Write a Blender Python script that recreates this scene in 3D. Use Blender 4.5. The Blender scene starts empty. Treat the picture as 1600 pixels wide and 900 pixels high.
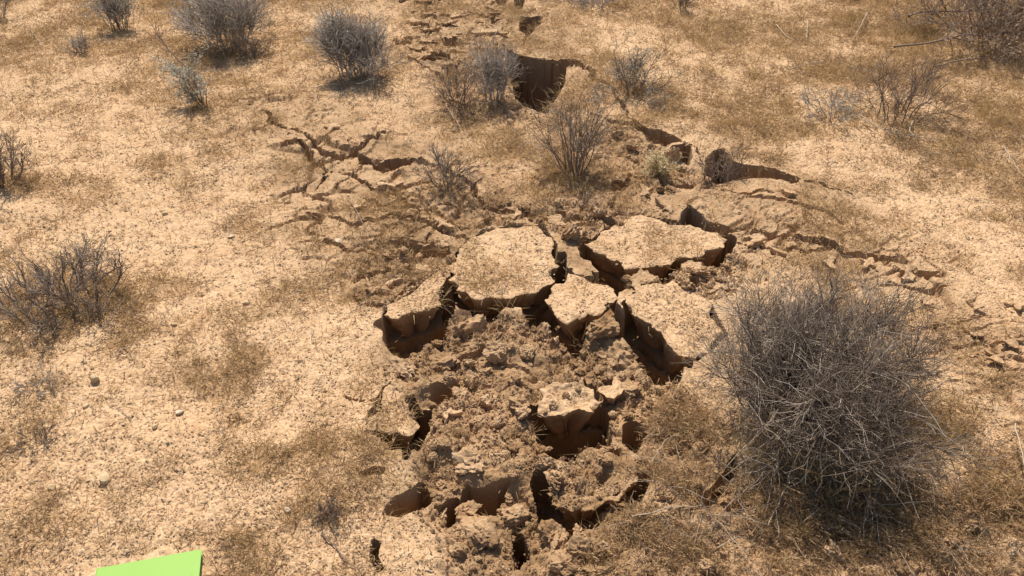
import bpy, bmesh, math, random
import numpy as np
from mathutils import Vector

SC = bpy.context.scene
COL = SC.collection
R = math.radians

# ------------------------------------------------------------------ camera
CAM_H, PITCH, FPX = 1.60, R(35.0), 1256.0          # eye height, downward pitch, focal length in photo pixels
cam_d = bpy.data.cameras.new('camera')
cam = bpy.data.objects.new('camera', cam_d)
COL.objects.link(cam)
cam.location = (0, 0, CAM_H)
cam.rotation_euler = (R(90) - PITCH, 0, 0)
cam_d.sensor_width = 36.0
cam_d.lens = 36.0 * FPX / 1600.0
cam_d.clip_start = 0.02
cam_d.clip_end = 2000
SC.camera = cam

# ------------------------------------------------------------------ sky and sun
SUN_EL, SUN_AZ = R(57.0), R(-13.0)                  # ahead of the camera, a little to the left
world = bpy.data.worlds.new('World')
SC.world = world
world.use_nodes = True
wn = world.node_tree
sky = wn.nodes.new('ShaderNodeTexSky')
sky.sky_type = 'NISHITA'
sky.sun_disc = False
sky.sun_elevation = SUN_EL
sky.sun_rotation = SUN_AZ
wn.links.new(sky.outputs[0], wn.nodes['Background'].inputs[0])
wn.nodes['Background'].inputs[1].default_value = 0.10
sun_d = bpy.data.lights.new('sun', 'SUN')
sun_d.energy = 4.9
sun_d.angle = R(0.53)
sun_d.color = (1.0, 0.93, 0.84)
sun = bpy.data.objects.new('sun', sun_d)
COL.objects.link(sun)
sdir = Vector((math.sin(SUN_AZ) * math.cos(SUN_EL), math.cos(SUN_AZ) * math.cos(SUN_EL), math.sin(SUN_EL)))
sun.rotation_euler = sdir.to_track_quat('Z', 'Y').to_euler()
sun.location = (0, 0, 12)
SC.view_settings.view_transform = 'Standard'
SC.view_settings.look = 'None'
SC.view_settings.gamma = 1.0
SC.view_settings.exposure = 0.43

# ------------------------------------------------------------------ helpers: placing, noise, meshes
CP, SP = math.cos(PITCH), math.sin(PITCH)


def P(px, py, z=0.0):
    """the place on the ground (at height z) that photo pixel px, py looks at"""
    rx, ry = (px - 800.0) / FPX, -(py - 450.0) / FPX
    d = (rx, CP + ry * SP, -SP + ry * CP)
    t = (z - CAM_H) / d[2]
    return (d[0] * t, d[1] * t)


def PP(pts, z=0.0):
    return np.array([P(a, b, z) for a, b in pts])


def _h(ix, iy, seed):
    n = (ix.astype(np.int64) * 374761393 + iy.astype(np.int64) * 668265263 + seed * 974711) & 0xFFFFFFFF
    n = ((n ^ (n >> 13)) * 1274126177) & 0xFFFFFFFF
    n = (n ^ (n >> 16)) & 0xFFFFFFFF
    n = (n * 2246822519) & 0xFFFFFFFF
    n = (n ^ (n >> 15)) & 0xFFFFFF
    return n / float(0x1000000)


def vnoise(x, y, seed=0):
    ix, iy = np.floor(x), np.floor(y)
    fx, fy = x - ix, y - iy
    fx = fx * fx * fx * (fx * (fx * 6 - 15) + 10)
    fy = fy * fy * fy * (fy * (fy * 6 - 15) + 10)
    a, b = _h(ix, iy, seed), _h(ix + 1, iy, seed)
    c, d = _h(ix, iy + 1, seed), _h(ix + 1, iy + 1, seed)
    return (a + (b - a) * fx) * (1 - fy) + (c + (d - c) * fx) * fy


def fbm(x, y, seed=0, octv=4, gain=0.5):
    """roughly -1 .. 1"""
    s, a, t = 0.0, 1.0, 0.0
    for k in range(octv):
        c, sn = math.cos(0.6 * k + 0.3), math.sin(0.6 * k + 0.3)
        s = s + a * (vnoise((x * c - y * sn) * 2 ** k + 17.3 * k, (x * sn + y * c) * 2 ** k - 9.1 * k, seed + k) * 2 - 1)
        t += a
        a *= gain
    return s / t * 1.6


def worley(x, y, seed=0, jit=0.95):
    """nearest and second nearest distance to scattered points, and the nearest one's own random number"""
    ix, iy = np.floor(x), np.floor(y)
    f1 = np.full(x.shape, 9.0)
    f2 = np.full(x.shape, 9.0)
    cid = np.zeros(x.shape)
    for dx in (-1, 0, 1):
        for dy in (-1, 0, 1):
            cx, cy = ix + dx, iy + dy
            px = cx + 0.5 + (_h(cx, cy, seed) - 0.5) * jit
            py = cy + 0.5 + (_h(cx, cy, seed + 71) - 0.5) * jit
            d = np.hypot(px - x, py - y)
            nearer = d < f1
            f2 = np.where(nearer, f1, np.minimum(f2, d))
            cid = np.where(nearer, _h(cx, cy, seed + 133), cid)
            f1 = np.where(nearer, d, f1)
    return f1, f2, cid


def sstep(a, b, x):
    t = np.clip((x - a) / (b - a), 0, 1)
    return t * t * (3 - 2 * t)


def poly_sd(x, y, poly):
    """signed distance to a polygon, negative inside"""
    d2 = np.full(x.shape, 1e9)
    inside = np.zeros(x.shape, bool)
    n = len(poly)
    for i in range(n):
        ax, ay = poly[i]
        bx, by = poly[(i + 1) % n]
        ex, ey = bx - ax, by - ay
        t = np.clip(((x - ax) * ex + (y - ay) * ey) / (ex * ex + ey * ey + 1e-12), 0, 1)
        d2 = np.minimum(d2, (x - ax - t * ex) ** 2 + (y - ay - t * ey) ** 2)
        if ay != by:
            c = (ay > y) != (by > y)
            inside ^= c & (x < (bx - ax) * (y - ay) / (by - ay) + ax)
    d = np.sqrt(d2)
    return np.where(inside, -d, d)


def mesh(name, V, faces, attrs=None, smooth=False):
    """faces: list of int arrays of shape (n,3) or (n,4)"""
    me = bpy.data.meshes.new(name)
    V = np.asarray(V, np.float32)
    faces = [np.asarray(f, np.int32) for f in faces if len(f)]
    me.vertices.add(len(V))
    me.vertices.foreach_set('co', V.ravel())
    loops = np.concatenate([f.ravel() for f in faces])
    tot = np.concatenate([np.full(len(f), f.shape[1], np.int32) for f in faces])
    start = np.concatenate([[0], np.cumsum(tot)[:-1]]).astype(np.int32)
    me.loops.add(len(loops))
    me.loops.foreach_set('vertex_index', loops)
    me.polygons.add(len(tot))
    me.polygons.foreach_set('loop_start', start)
    me.polygons.foreach_set('use_smooth', np.full(len(tot), smooth, bool))
    for k, a in (attrs or {}).items():
        at = me.attributes.new(k, 'FLOAT', 'POINT')
        at.data.foreach_set('value', np.asarray(a, np.float32).ravel())
    me.update(calc_edges=True)
    me.validate()
    return me


def link(name, me, mat=None, parent=None, loc=None):
    o = bpy.data.objects.new(name, me)
    COL.objects.link(o)
    if mat is not None and me is not None and not me.materials:
        me.materials.append(mat)
    if parent is not None:
        o.parent = parent
    if loc is not None:
        o.location = loc
    return o


def tag(o, label=None, cat=None, group=None, kind=None):
    for k, v in (('label', label), ('category', cat), ('group', group), ('kind', kind)):
        if v:
            o[k] = v
    return o


# ------------------------------------------------------------------ materials
class NT:
    def __init__(self, name, rough=0.95):
        self.m = bpy.data.materials.new(name)
        self.m.use_nodes = True
        self.t = self.m.node_tree
        self.b = self.t.nodes['Principled BSDF']
        self.b.inputs['Roughness'].default_value = rough
        self.b.inputs['Specular IOR Level'].default_value = 0.15

    def n(self, kind, **kw):
        nd = self.t.nodes.new(kind)
        for k, v in kw.items():
            if k in nd.inputs:
                nd.inputs[k].default_value = v
            else:
                setattr(nd, k, v)
        return nd

    def l(self, a, b):
        self.t.links.new(a, b)

    def noise(self, co, scale, detail=4.0, rough=0.6):
        nd = self.n('ShaderNodeTexNoise', Scale=scale, Detail=detail, Roughness=rough)
        self.l(co, nd.inputs['Vector'])
        return nd.outputs['Fac']

    def ramp(self, fac, stops):
        nd = self.n('ShaderNodeValToRGB')
        e = nd.color_ramp.elements
        while len(e) < len(stops):
            e.new(0.5)
        for i, (p, c) in enumerate(stops):
            e[i].position = p
            e[i].color = (c, c, c, 1) if not isinstance(c, tuple) else (*c, 1)
        self.l(fac, nd.inputs[0])
        return nd.outputs[0]

    def mix(self, fac, a, b, mode='MIX'):
        nd = self.n('ShaderNodeMix', data_type='RGBA', blend_type=mode)
        if hasattr(fac, 'is_output'):
            self.l(fac, nd.inputs[0])
        else:
            nd.inputs[0].default_value = fac
        for s, v in ((nd.inputs[6], a), (nd.inputs[7], b)):
            if hasattr(v, 'is_output'):
                self.l(v, s)
            else:
                s.default_value = (*v, 1)
        return nd.outputs[2]

    def math(self, op, a, b=0.0):
        nd = self.n('ShaderNodeMath', operation=op)
        for s, v in ((nd.inputs[0], a), (nd.inputs[1], b)):
            if hasattr(v, 'is_output'):
                self.l(v, s)
            else:
                s.default_value = v
        return nd.outputs[0]

    def bump(self, h, dist, strength=1.0):
        nd = self.n('ShaderNodeBump', Distance=dist, Strength=strength)
        self.l(h, nd.inputs['Height'])
        self.l(nd.outputs[0], self.b.inputs['Normal'])

    def color(self, c):
        if hasattr(c, 'is_output'):
            self.l(c, self.b.inputs['Base Color'])
        else:
            self.b.inputs['Base Color'].default_value = (*c, 1)
        return self.m


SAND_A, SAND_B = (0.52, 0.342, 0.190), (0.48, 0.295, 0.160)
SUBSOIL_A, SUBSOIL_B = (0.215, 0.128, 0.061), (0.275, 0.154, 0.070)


def soil_material(name, attr=True, base=0.0):
    k = NT(name)
    if attr:
        co = k.n('ShaderNodeNewGeometry').outputs['Position']
        soil = k.n('ShaderNodeAttribute', attribute_name='subsoil').outputs['Fac']
        litter = k.n('ShaderNodeAttribute', attribute_name='litter').outputs['Fac']
    else:
        co = k.n('ShaderNodeNewGeometry').outputs['Position']
        soil = None
    big = k.ramp(k.noise(co, 2.2, 5), [(0.35, 0.0), (0.65, 1.0)])
    c = k.mix(big, SAND_A, SAND_B)
    # single grains of pale quartz, tan feldspar and dark grit
    vo = k.n('ShaderNodeTexVoronoi', Scale=150.0)
    k.l(co, vo.inputs['Vector'])
    sep = k.n('ShaderNodeSeparateColor')
    k.l(vo.outputs['Color'], sep.inputs[0])
    grain = k.ramp(sep.outputs[0], [(0.0, (0.36, 0.225, 0.115)), (0.25, (0.45, 0.295, 0.158)), (0.6, (0.55, 0.375, 0.21)), (0.93, (0.62, 0.46, 0.29))])
    c = k.mix(0.5, c, grain)
    red = k.ramp(k.noise(co, 5.0, 3), [(0.55, 0.0), (0.75, 0.45)])
    c = k.mix(red, c, (0.45, 0.25, 0.115))
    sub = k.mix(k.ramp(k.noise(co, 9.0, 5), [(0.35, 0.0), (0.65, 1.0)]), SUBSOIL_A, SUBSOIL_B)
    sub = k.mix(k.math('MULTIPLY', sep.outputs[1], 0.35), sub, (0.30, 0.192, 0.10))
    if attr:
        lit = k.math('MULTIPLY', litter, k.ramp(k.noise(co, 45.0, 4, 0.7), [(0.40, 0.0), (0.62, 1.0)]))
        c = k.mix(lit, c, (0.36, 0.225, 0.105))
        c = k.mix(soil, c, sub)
    else:
        c = k.mix(k.ramp(k.noise(co, 6.0, 3), [(0.4, max(0, base - 0.35)), (0.6, min(1, base + 0.35))]), c, sub)
    h = k.math('ADD', k.noise(co, 230.0, 3, 0.7), k.math('MULTIPLY', vo.outputs['Distance'], 0.6))
    k.bump(h, 0.003, 0.5)
    return k.color(c)


M_GROUND = soil_material('sandy_soil')
M_CLOD = soil_material('clod_soil', attr=False, base=0.75)
M_PALECLOD = soil_material('pale_crust_soil', attr=False, base=0.25)


def island_material(name, stops, rough=0.85, clumps=False, thin=0.0):
    """colour differs from blade to blade or twig to twig"""
    k = NT(name, rough)
    rnd = k.n('ShaderNodeNewGeometry').outputs['Random Per Island']
    if clumps:
        rnd = k.math('ADD', k.math('MULTIPLY', rnd, 0.6), k.math('MULTIPLY', k.n('ShaderNodeObjectInfo').outputs['Random'], 0.4))
    c = k.ramp(rnd, stops)
    co = k.n('ShaderNodeNewGeometry').outputs['Position']
    c = k.mix(k.ramp(k.noise(co, 60.0, 2), [(0.35, 0.0), (0.7, 0.35)]), c, tuple(v * 0.6 for v in stops[0][1]))
    if thin:
        tr = k.n('ShaderNodeBsdfTranslucent')
        k.l(c, tr.inputs['Color'])
        mx = k.n('ShaderNodeMixShader')
        mx.inputs[0].default_value = thin
        k.l(k.b.outputs[0], mx.inputs[1])
        k.l(tr.outputs[0], mx.inputs[2])
        k.l(mx.outputs[0], k.t.nodes['Material Output'].inputs['Surface'])
    return k.color(c)


M_STRAW = island_material('dry_straw', [(0.0, (0.28, 0.172, 0.075)), (0.35, (0.43, 0.275, 0.112)), (0.75, (0.53, 0.355, 0.155)), (1.0, (0.76, 0.60, 0.36))], clumps=True, thin=0.35)
M_LITTER = island_material('brown_litter', [(0.0, (0.23, 0.140, 0.070)), (0.5, (0.37, 0.235, 0.120)), (1.0, (0.50, 0.340, 0.185))], clumps=True, thin=0.25)
M_GRAVEL = island_material('gravel_grains', [(0.0, (0.37, 0.235, 0.125)), (0.5, (0.47, 0.307, 0.168)), (0.85, (0.54, 0.375, 0.215)), (1.0, (0.62, 0.49, 0.34))], clumps=True)
M_GREYTWIG = island_material('grey_twig', [(0.0, (0.20, 0.160, 0.125)), (0.5, (0.37, 0.31, 0.25)), (0.85, (0.52, 0.45, 0.37)), (1.0, (0.66, 0.58, 0.48))])
M_BROWNTWIG = island_material('brown_twig', [(0.0, (0.13, 0.088, 0.058)), (0.6, (0.25, 0.178, 0.125)), (1.0, (0.40, 0.30, 0.22))])
M_DRABTWIG = island_material('drab_twig', [(0.0, (0.11, 0.077, 0.053)), (0.5, (0.24, 0.185, 0.138)), (0.85, (0.40, 0.325, 0.25)), (1.0, (0.60, 0.51, 0.40))])
M_PALETWIG = island_material('bleached_twig', [(0.0, (0.36, 0.27, 0.175)), (1.0, (0.52, 0.41, 0.29))])
M_SAGE = island_material('sage_leaf', [(0.0, (0.40, 0.39, 0.29)), (0.5, (0.52, 0.51, 0.39)), (1.0, (0.64, 0.62, 0.50))], thin=0.4)
M_LIME = island_material('yellow_green_leaf', [(0.0, (0.60, 0.49, 0.27)), (0.5, (0.70, 0.59, 0.35)), (1.0, (0.78, 0.68, 0.45))], thin=0.5)
M_SEED = island_material('seed_head', [(0.0, (0.36, 0.25, 0.16)), (1.0, (0.56, 0.44, 0.32))], thin=0.4)

k = NT('tan_stone', 0.85)
co = k.n('ShaderNodeNewGeometry').outputs['Position']
k.bump(k.noise(co, 300.0, 4), 0.002)
M_STONE = k.color(k.ramp(k.noise(co, 40.0, 4), [(0.3, (0.42, 0.29, 0.15)), (0.7, (0.58, 0.43, 0.25))]))
k = NT('white_quartz', 0.6)
co = k.n('ShaderNodeNewGeometry').outputs['Position']
k.bump(k.noise(co, 150.0, 3), 0.002)
M_QUARTZ = k.color(k.ramp(k.noise(co, 60.0, 3), [(0.3, (0.50, 0.38, 0.24)), (0.7, (0.62, 0.50, 0.35))]))

# ------------------------------------------------------------------ the broken ground
# slabs of crust that have come loose: outline, thickness, lift, tilt (x, y)
SLABS = {
    'A': ([(728, 378), (757, 362), (800, 350), (850, 353), (869, 380), (871, 414), (866, 438), (835, 460), (795, 468), (750, 473), (720, 461), (704, 440), (706, 412), (714, 392)], 0.15, 0.008, 0.00, -0.05),
    'B': ([(598, 494), (601, 480), (640, 455), (688, 420), (696, 440), (694, 478), (660, 493), (617, 507), (600, 503)], 0.14, 0.006, 0.02, -0.05),
    'C': ([(916, 380), (958, 346), (1000, 335), (1060, 350), (1118, 362), (1138, 374), (1128, 389), (1077, 404), (1032, 424), (976, 421), (946, 401)], 0.13, 0.006, 0.0, -0.04),
    'D': ([(850, 463), (870, 440), (888, 424), (940, 431), (967, 446), (962, 470), (954, 482), (912, 498), (887, 504), (862, 486)], 0.15, 0.004, -0.02, -0.02),
    'E': ([(972, 472), (1000, 448), (1050, 441), (1108, 470), (1135, 520), (1090, 562), (1062, 557), (1040, 530), (1012, 505), (985, 490)], 0.16, 0.006, -0.02, 0.02),
    'F': ([(577, 645), (600, 616), (628, 618), (652, 648), (652, 668), (640, 688), (603, 692), (574, 672)], 0.13, 0.010, 0.0, -0.02),
    'G': ([(845, 604), (872, 594), (925, 598), (938, 618), (930, 635), (868, 643), (842, 640)], 0.14, 0.0, 0.0, 0.05),
    'H': ([(856, 706), (905, 696), (950, 692), (985, 702), (1000, 735), (985, 764), (930, 788), (890, 792), (862, 774), (850, 742)], 0.16, -0.02, 0.0, 0.02),
}
SLAB_POLY = {k_: PP(v[0], 0.0) for k_, v in SLABS.items()}

# dark cracks and holes: outline, depth
HOLES = [
    ([(792, 80), (806, 86), (846, 94), (884, 100), (882, 130), (870, 155), (852, 181), (832, 172), (808, 158), (796, 120)], 0.85),
    ([(878, 97), (908, 101), (905, 106), (880, 108)], 0.12),
    ([(656, 85), (700, 84), (703, 95), (685, 102), (666, 98)], 0.26),
    ([(690, 62), (714, 66), (712, 73), (694, 72)], 0.16),
    ([(812, 28), (846, 29), (838, 46), (825, 59), (812, 50)], 0.42),
    ([(768, 32), (790, 33), (787, 43), (770, 40)], 0.22),
    ([(772, 0), (792, -1), (786, 9), (774, 7)], 0.25),
    ([(804, 0), (818, 0), (815, 16), (806, 14)], 0.25),
    ([(500, 238), (530, 240), (557, 230), (560, 238), (530, 246), (502, 243)], 0.07),
    ([(558, 236), (580, 247), (594, 256), (592, 266), (565, 253)], 0.16),
    ([(580, 264), (605, 250), (648, 244), (640, 257), (600, 268)], 0.15),
    ([(984, 194), (1015, 205), (1050, 211), (1062, 221), (1040, 231), (1015, 222), (1000, 208)], 0.17),
    ([(1052, 232), (1073, 225), (1080, 245), (1070, 259), (1052, 246)], 0.24),
    ([(1104, 250), (1118, 238), (1132, 236), (1146, 258), (1162, 265), (1210, 268), (1250, 284), (1245, 293), (1205, 285), (1160, 284), (1126, 292), (1110, 286), (1100, 268)], 0.24),
    ([(954, 285), (985, 280), (980, 298), (951, 298)], 0.16),
    ([(748, 320), (790, 325), (822, 330), (814, 340), (790, 335)], 0.10),
    ([(1064, 346), (1075, 324), (1098, 344), (1145, 355), (1140, 362), (1090, 358), (1066, 357)], 0.12),
    ([(938, 337), (962, 343), (982, 344), (968, 356), (946, 351)], 0.10),
    ([(884, 337), (906, 342), (924, 350), (920, 353), (888, 345)], 0.06),
    ([(632, 376), (700, 388), (703, 398), (660, 398), (636, 386)], 0.13),
    ([(728, 374), (756, 380), (734, 393)], 0.10),
    ([(612, 456), (650, 432), (653, 440), (610, 464)], 0.10),
    ([(552, 437), (585, 420), (586, 424), (554, 441)], 0.05),
    ([(596, 508), (640, 500), (690, 484), (698, 489), (695, 511), (664, 518), (642, 530), (628, 546), (600, 530)], 0.24),
    ([(702, 440), (722, 460), (746, 471), (800, 468), (838, 458), (868, 438), (873, 424), (880, 428), (872, 455), (848, 470), (853, 490), (826, 499), (815, 478), (790, 474), (768, 490), (745, 488), (738, 480), (718, 479), (703, 464)], 0.24),
    ([(870, 398), (879, 408), (876, 438), (868, 436)], 0.20),
    ([(906, 374), (925, 384), (946, 400), (976, 420), (1030, 424), (1052, 413), (1052, 428), (985, 431), (968, 440), (948, 430), (925, 410), (907, 396)], 0.19),
    ([(1098, 400), (1137, 372), (1139, 390), (1126, 413), (1104, 411)], 0.17),
    ([(1064, 440), (1085, 431), (1096, 440), (1078, 451)], 0.12),
    ([(846, 474), (868, 488), (889, 504), (920, 495), (958, 481), (957, 495), (925, 508), (905, 531), (895, 537), (884, 520), (862, 502)], 0.26),
    ([(962, 488), (985, 490), (1014, 506), (1042, 534), (1066, 558), (1064, 587), (1030, 582), (1005, 555), (975, 532), (962, 515)], 0.30),
    ([(682, 612), (719, 599), (712, 615), (696, 628), (680, 625)], 0.16),
    ([(655, 651), (673, 655), (665, 682), (656, 712), (640, 734), (621, 706), (640, 690), (653, 678)], 0.30),
    ([(838, 653), (870, 645), (931, 637), (941, 660), (947, 691), (905, 694), (866, 704), (845, 690)], 0.34),
    ([(975, 666), (990, 659), (1003, 666), (1006, 682), (995, 699), (978, 690)], 0.20),
    ([(569, 739), (586, 734), (603, 736), (603, 745), (575, 748)], 0.10),
    ([(606, 824), (632, 796), (662, 769), (668, 790), (655, 813), (630, 826)], 0.26),
    ([(668, 795), (680, 805), (715, 788), (709, 820), (697, 828), (690, 812)], 0.22),
    ([(734, 766), (790, 767), (780, 792), (770, 808), (748, 805), (728, 790)], 0.26),
    ([(850, 764), (868, 778), (904, 792), (903, 834), (878, 850), (845, 826)], 0.28),
    ([(806, 836), (818, 840), (822, 868), (811, 893), (803, 865)], 0.24),
    ([(580, 843), (591, 850), (586, 872), (597, 903), (588, 903), (576, 870)], 0.10),
    ([(970, 767), (1006, 758), (1001, 779), (976, 777)], 0.15),
    ([(1088, 768), (1120, 742), (1152, 708), (1157, 720), (1118, 776), (1090, 780)], 0.18),
    ([(1130, 776), (1175, 783), (1205, 801), (1190, 804), (1140, 790)], 0.12),
    ([(1240, 371), (1268, 374), (1292, 386), (1270, 370), (1300, 384), (1326, 397), (1380, 396), (1417, 407), (1412, 413), (1370, 405), (1320, 406), (1295, 392), (1246, 382)], 0.10),
    ([(1420, 423), (1450, 424), (1475, 426), (1470, 434), (1440, 431)], 0.07),
    ([(1040, 292), (1095, 295), (1094, 299), (1042, 296)], 0.05),
    ([(1540, 770), (1570, 762), (1580, 768), (1550, 780)], 0.10),
    ([(1270, 820), (1330, 818), (1325, 838), (1280, 836)], 0.08),
]
HOLE_POLY = []
for p, d in HOLES:
    cx_, cy_ = np.mean(p, 0)
    low = cy_ > 590 and 610 < cx_ < 1010                                   # these open in the sunken floor, not in the crust
    q_ = PP(p, -0.05 if low else 0.0)
    if low:
        q_ = q_.mean(0) + (q_ - q_.mean(0)) * 1.18
    HOLE_POLY.append((q_, d * (1.5 if low else 1.0)))

# collapsed zone of brown rubble, and zones of crazed crust
PIT = PP([(600, 535), (640, 520), (700, 488), (760, 484), (850, 495), (905, 520), (970, 520), (1062, 590), (1020, 640), (1012, 700), (1005, 778), (930, 850), (905, 905), (880, 990), (720, 990), (700, 905), (690, 830), (650, 790), (652, 730), (668, 690), (650, 640), (612, 590)])
PITS_SHALLOW = [
    PP([(575, 380), (640, 365), (715, 375), (712, 410), (690, 425), (640, 455), (600, 480), (560, 470), (555, 430)]),
    PP([(700, 315), (830, 318), (960, 322), (985, 352), (910, 372), (860, 352), (790, 345), (725, 365), (690, 350)]),
    PP([(968, 432), (1050, 430), (1130, 400), (1160, 400), (1150, 450), (1110, 465), (1050, 440), (1000, 446)]),
    PP([(1010, 640), (1090, 600), (1130, 700), (1300, 800), (1500, 760), (1640, 820), (1640, 960), (900, 960), (905, 860), (1005, 790)]),
    PP([(930, 195), (990, 205), (1060, 250), (1150, 300), (960, 310), (900, 290)]),
    PP([(660, 120), (800, 60), (800, 150), (850, 185), (780, 200), (700, 185)]),
]
STIRRED = PP([(400, 170), (600, 180), (700, 60), (760, -30), (850, -30), (900, 90), (1000, 180), (1150, 240), (1260, 290), (1420, 400), (1250, 420), (1130, 460), (1090, 600), (1140, 700), (1640, 760), (1640, 980), (640, 980), (610, 800), (570, 640), (580, 540), (540, 420), (420, 300)])
CRAZE = [
    PP([(390, 160), (480, 150), (600, 200), (720, 240), (780, 310), (720, 370), (560, 400), (480, 350), (400, 270)]),
    PP([(620, -20), (800, -20), (800, 60), (720, 110), (620, 110)]),
    PP([(1120, 300), (1250, 320), (1420, 390), (1480, 430), (1600, 540), (1600, 620), (1500, 560), (1400, 470), (1200, 410)]),
    PP([(870, 290), (1200, 300), (1200, 360), (960, 350)]),
]
# patches of brown dead annuals (photo pixel, radii, weight)
PATCH = [(130, 500, 150, 60, 1.0), (70, 640, 60, 80, .9), (320, 690, 60, 40, .4), (330, 620, 70, 35, .32), (200, 800, 120, 50, .38),
         (40, 800, 60, 60, .7), (400, 590, 40, 25, .5), (470, 440, 60, 30, .5), (480, 490, 60, 30, .5), (520, 800, 40, 40, .7), (250, 290, 110, 30, .55),
         (60, 90, 160, 60, .6), (330, 110, 160, 40, .6), (560, 150, 170, 30, .7), (450, 230, 80, 60, .7), (640, 200, 150, 50, .5),
         (800, 240, 170, 50, .8), (640, 330, 140, 60, .7), (1000, 150, 130, 50, .7), (1100, 40, 200, 40, .5), (1300, 100, 200, 60, .6),
         (1480, 60, 200, 80, .9), (1250, 240, 200, 60, .6), (1480, 230, 200, 60, .6), (1300, 330, 200, 40, .6), (1550, 330, 120, 80, .5),
         (1050, 680, 80, 110, .9), (1280, 800, 260, 110, 1.0), (1500, 700, 160, 160, .9), (1520, 450, 110, 60, .5), (950, 260, 140, 50, .7),
         (640, 420, 80, 50, .6), (560, 600, 50, 70, .5), (700, 600, 60, 60, .4), (830, 590, 60, 30, .5), (900, 760, 60, 40, .7), (790, 385, 60, 20, .3),
         (1100, 500, 60, 50, .7), (150, 240, 180, 22, .35), (240, 400, 60, 20, .3), (600, 720, 40, 20, .3), (1080, 860, 150, 60, .8)]
PATCH += [(x_, y_ + 6, r_ * 1.25, r_ * 0.55, 0.95) for x_, y_, r_ in ((185, 46, 45), (125, 80, 30), (362, 70, 90), (562, 118, 70), (321, 168, 35), (718, 170, 60), (786, 158, 50), (898, 272, 60), (702, 298, 55), (985, 148, 90), (1398, 184, 90), (10, 290, 70), (98, 480, 130))]
PATCH_W = []
for (px, py, rx, ry, w) in PATCH:
    c = P(px, py)
    PATCH_W.append((c[0], c[1], abs(P(px + rx, py)[0] - c[0]), abs(P(px, py - ry)[1] - P(px, py + ry)[1]) / 2, w))


CRACKS = [
    [(410, 175), (440, 200), (470, 215), (500, 238)], 
    [(440, 215), (480, 235), (500, 262), (490, 285)], [(500, 262), (560, 280), (610, 300), (660, 330), (700, 345)],
    [(645, 245), (690, 262), (740, 300), (760, 320)],
    [(520, 375), (560, 400), (600, 380), (640, 376)], [(545, 440), (590, 420), (620, 400), (640, 385)], [(560, 237), (575, 215), (600, 208)],
    [(390, 165), (415, 150), (440, 148)], [(560, 350), (620, 340), (680, 352), (730, 372)], [(520, 620), (570, 632), (600, 616)], [(560, 470), (600, 478)],
    [(1145, 355), (1180, 362), (1240, 372)], [(1137, 372), (1180, 385), (1240, 395), (1295, 392)],
    [(1250, 285), (1300, 292), (1340, 310)], [(1160, 320), (1230, 322), (1290, 330), (1320, 350)], [(985, 280), (1040, 293), (1110, 300), (1200, 310)],
    [(820, 330), (880, 337), (940, 340)], [(1062, 221), (1085, 232), (1095, 240)],
    [(1097, 440), (1150, 450)], [(990, 200), (950, 190), (915, 180)], [(884, 103), (920, 112), (960, 150), (985, 195)],
    [(640, 20), (690, 28), (740, 22), (770, 32)], [(620, 60), (660, 70), (700, 66), (760, 80), (795, 84)], [(700, 100), (760, 110), (796, 120)],
    [(575, 650), (585, 625), (600, 616)], [(560, 310), (600, 318), (650, 312)], [(480, 330), (530, 335), (560, 350)],
]
CRACK_LINES = [PP(c_, 0.0) for c_ in CRACKS]


def line_dist(x, y, pts):
    d2 = np.full(x.shape, 1e9)
    for (ax, ay), (bx, by) in zip(pts[:-1], pts[1:]):
        ex, ey = bx - ax, by - ay
        t = np.clip(((x - ax) * ex + (y - ay) * ey) / (ex * ex + ey * ey), 0, 1)
        d2 = np.minimum(d2, (x - ax - t * ex) ** 2 + (y - ay - t * ey) ** 2)
    return np.sqrt(d2)


def litter_map(x, y):
    w = np.zeros(x.shape)
    for cx, cy, rx, ry, a in PATCH_W:
        w = np.maximum(w, a * np.exp(-(((x - cx) / rx) ** 2 + ((y - cy) / ry) ** 2) * 1.2))
    far = sstep(1.8, 4.5, y) * (0.26 + 0.14 * sstep(-0.2, 0.5, x / half_width(y))) + 0.27 + 0.2 * sstep(0.3, 1.2, x / half_width(y) * 1.3)
    n = fbm(x * 2.3, y * 2.3, 301, 4)
    w = np.clip(np.maximum(w * (1 - 0.35 * sstep(2.6, 4.5, y)), far) + 0.40 * n, 0, 1)
    near = 1 - 0.6 * sstep(2.5, 5.5, y)
    c = sstep(-0.15, 0.45, fbm(x * 7.5, y * 7.5, 311, 4, 0.6) + 0.9 * (w - 0.35))
    f = sstep(0.15, 0.6, vnoise(x * 24, y * 24, 317) + 0.35 * (w - 0.3))
    return w * (1 - near + near * c) * (0.3 + 0.7 * f)


def crust(x, y):
    """the gentle undulation and grain of the undisturbed surface"""
    z = 0.020 * fbm(x * 0.9, y * 0.9, 1, 3) + 0.008 * fbm(x * 5, y * 5, 5, 3)
    z = z + 0.0032 * fbm(x * 28, y * 28, 9, 3, 0.6)
    lump = vnoise(x * 75, y * 75, 21)
    z = z + 0.0024 * sstep(0.45, 0.95, lump) * (0.4 + vnoise(x * 6, y * 6, 23))
    return z + 0.0028 * (vnoise(x * 150, y * 150, 25) - 0.5)


def slab_top(key, x, y):
    _, th, lift, tx, ty = SLABS[key]
    c = SLAB_POLY[key].mean(0)
    z = crust(x, y) + lift + tx * (x - c[0]) + ty * (y - c[1])
    if key in 'GH':
        z = z + 0.018 * fbm(x * 14, y * 14, 61, 4)
    return z


def lumps(x, y, scale, seed):
    f1, f2, cid = worley(x * scale + 0.35 * fbm(x * scale * 1.3, y * scale * 1.3, seed + 5, 2), y * scale, seed)
    return np.clip(1 - (f1 / 0.75) ** 2, 0, 1) ** 0.8 * (0.3 + 0.7 * cid), f2 - f1, cid


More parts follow.
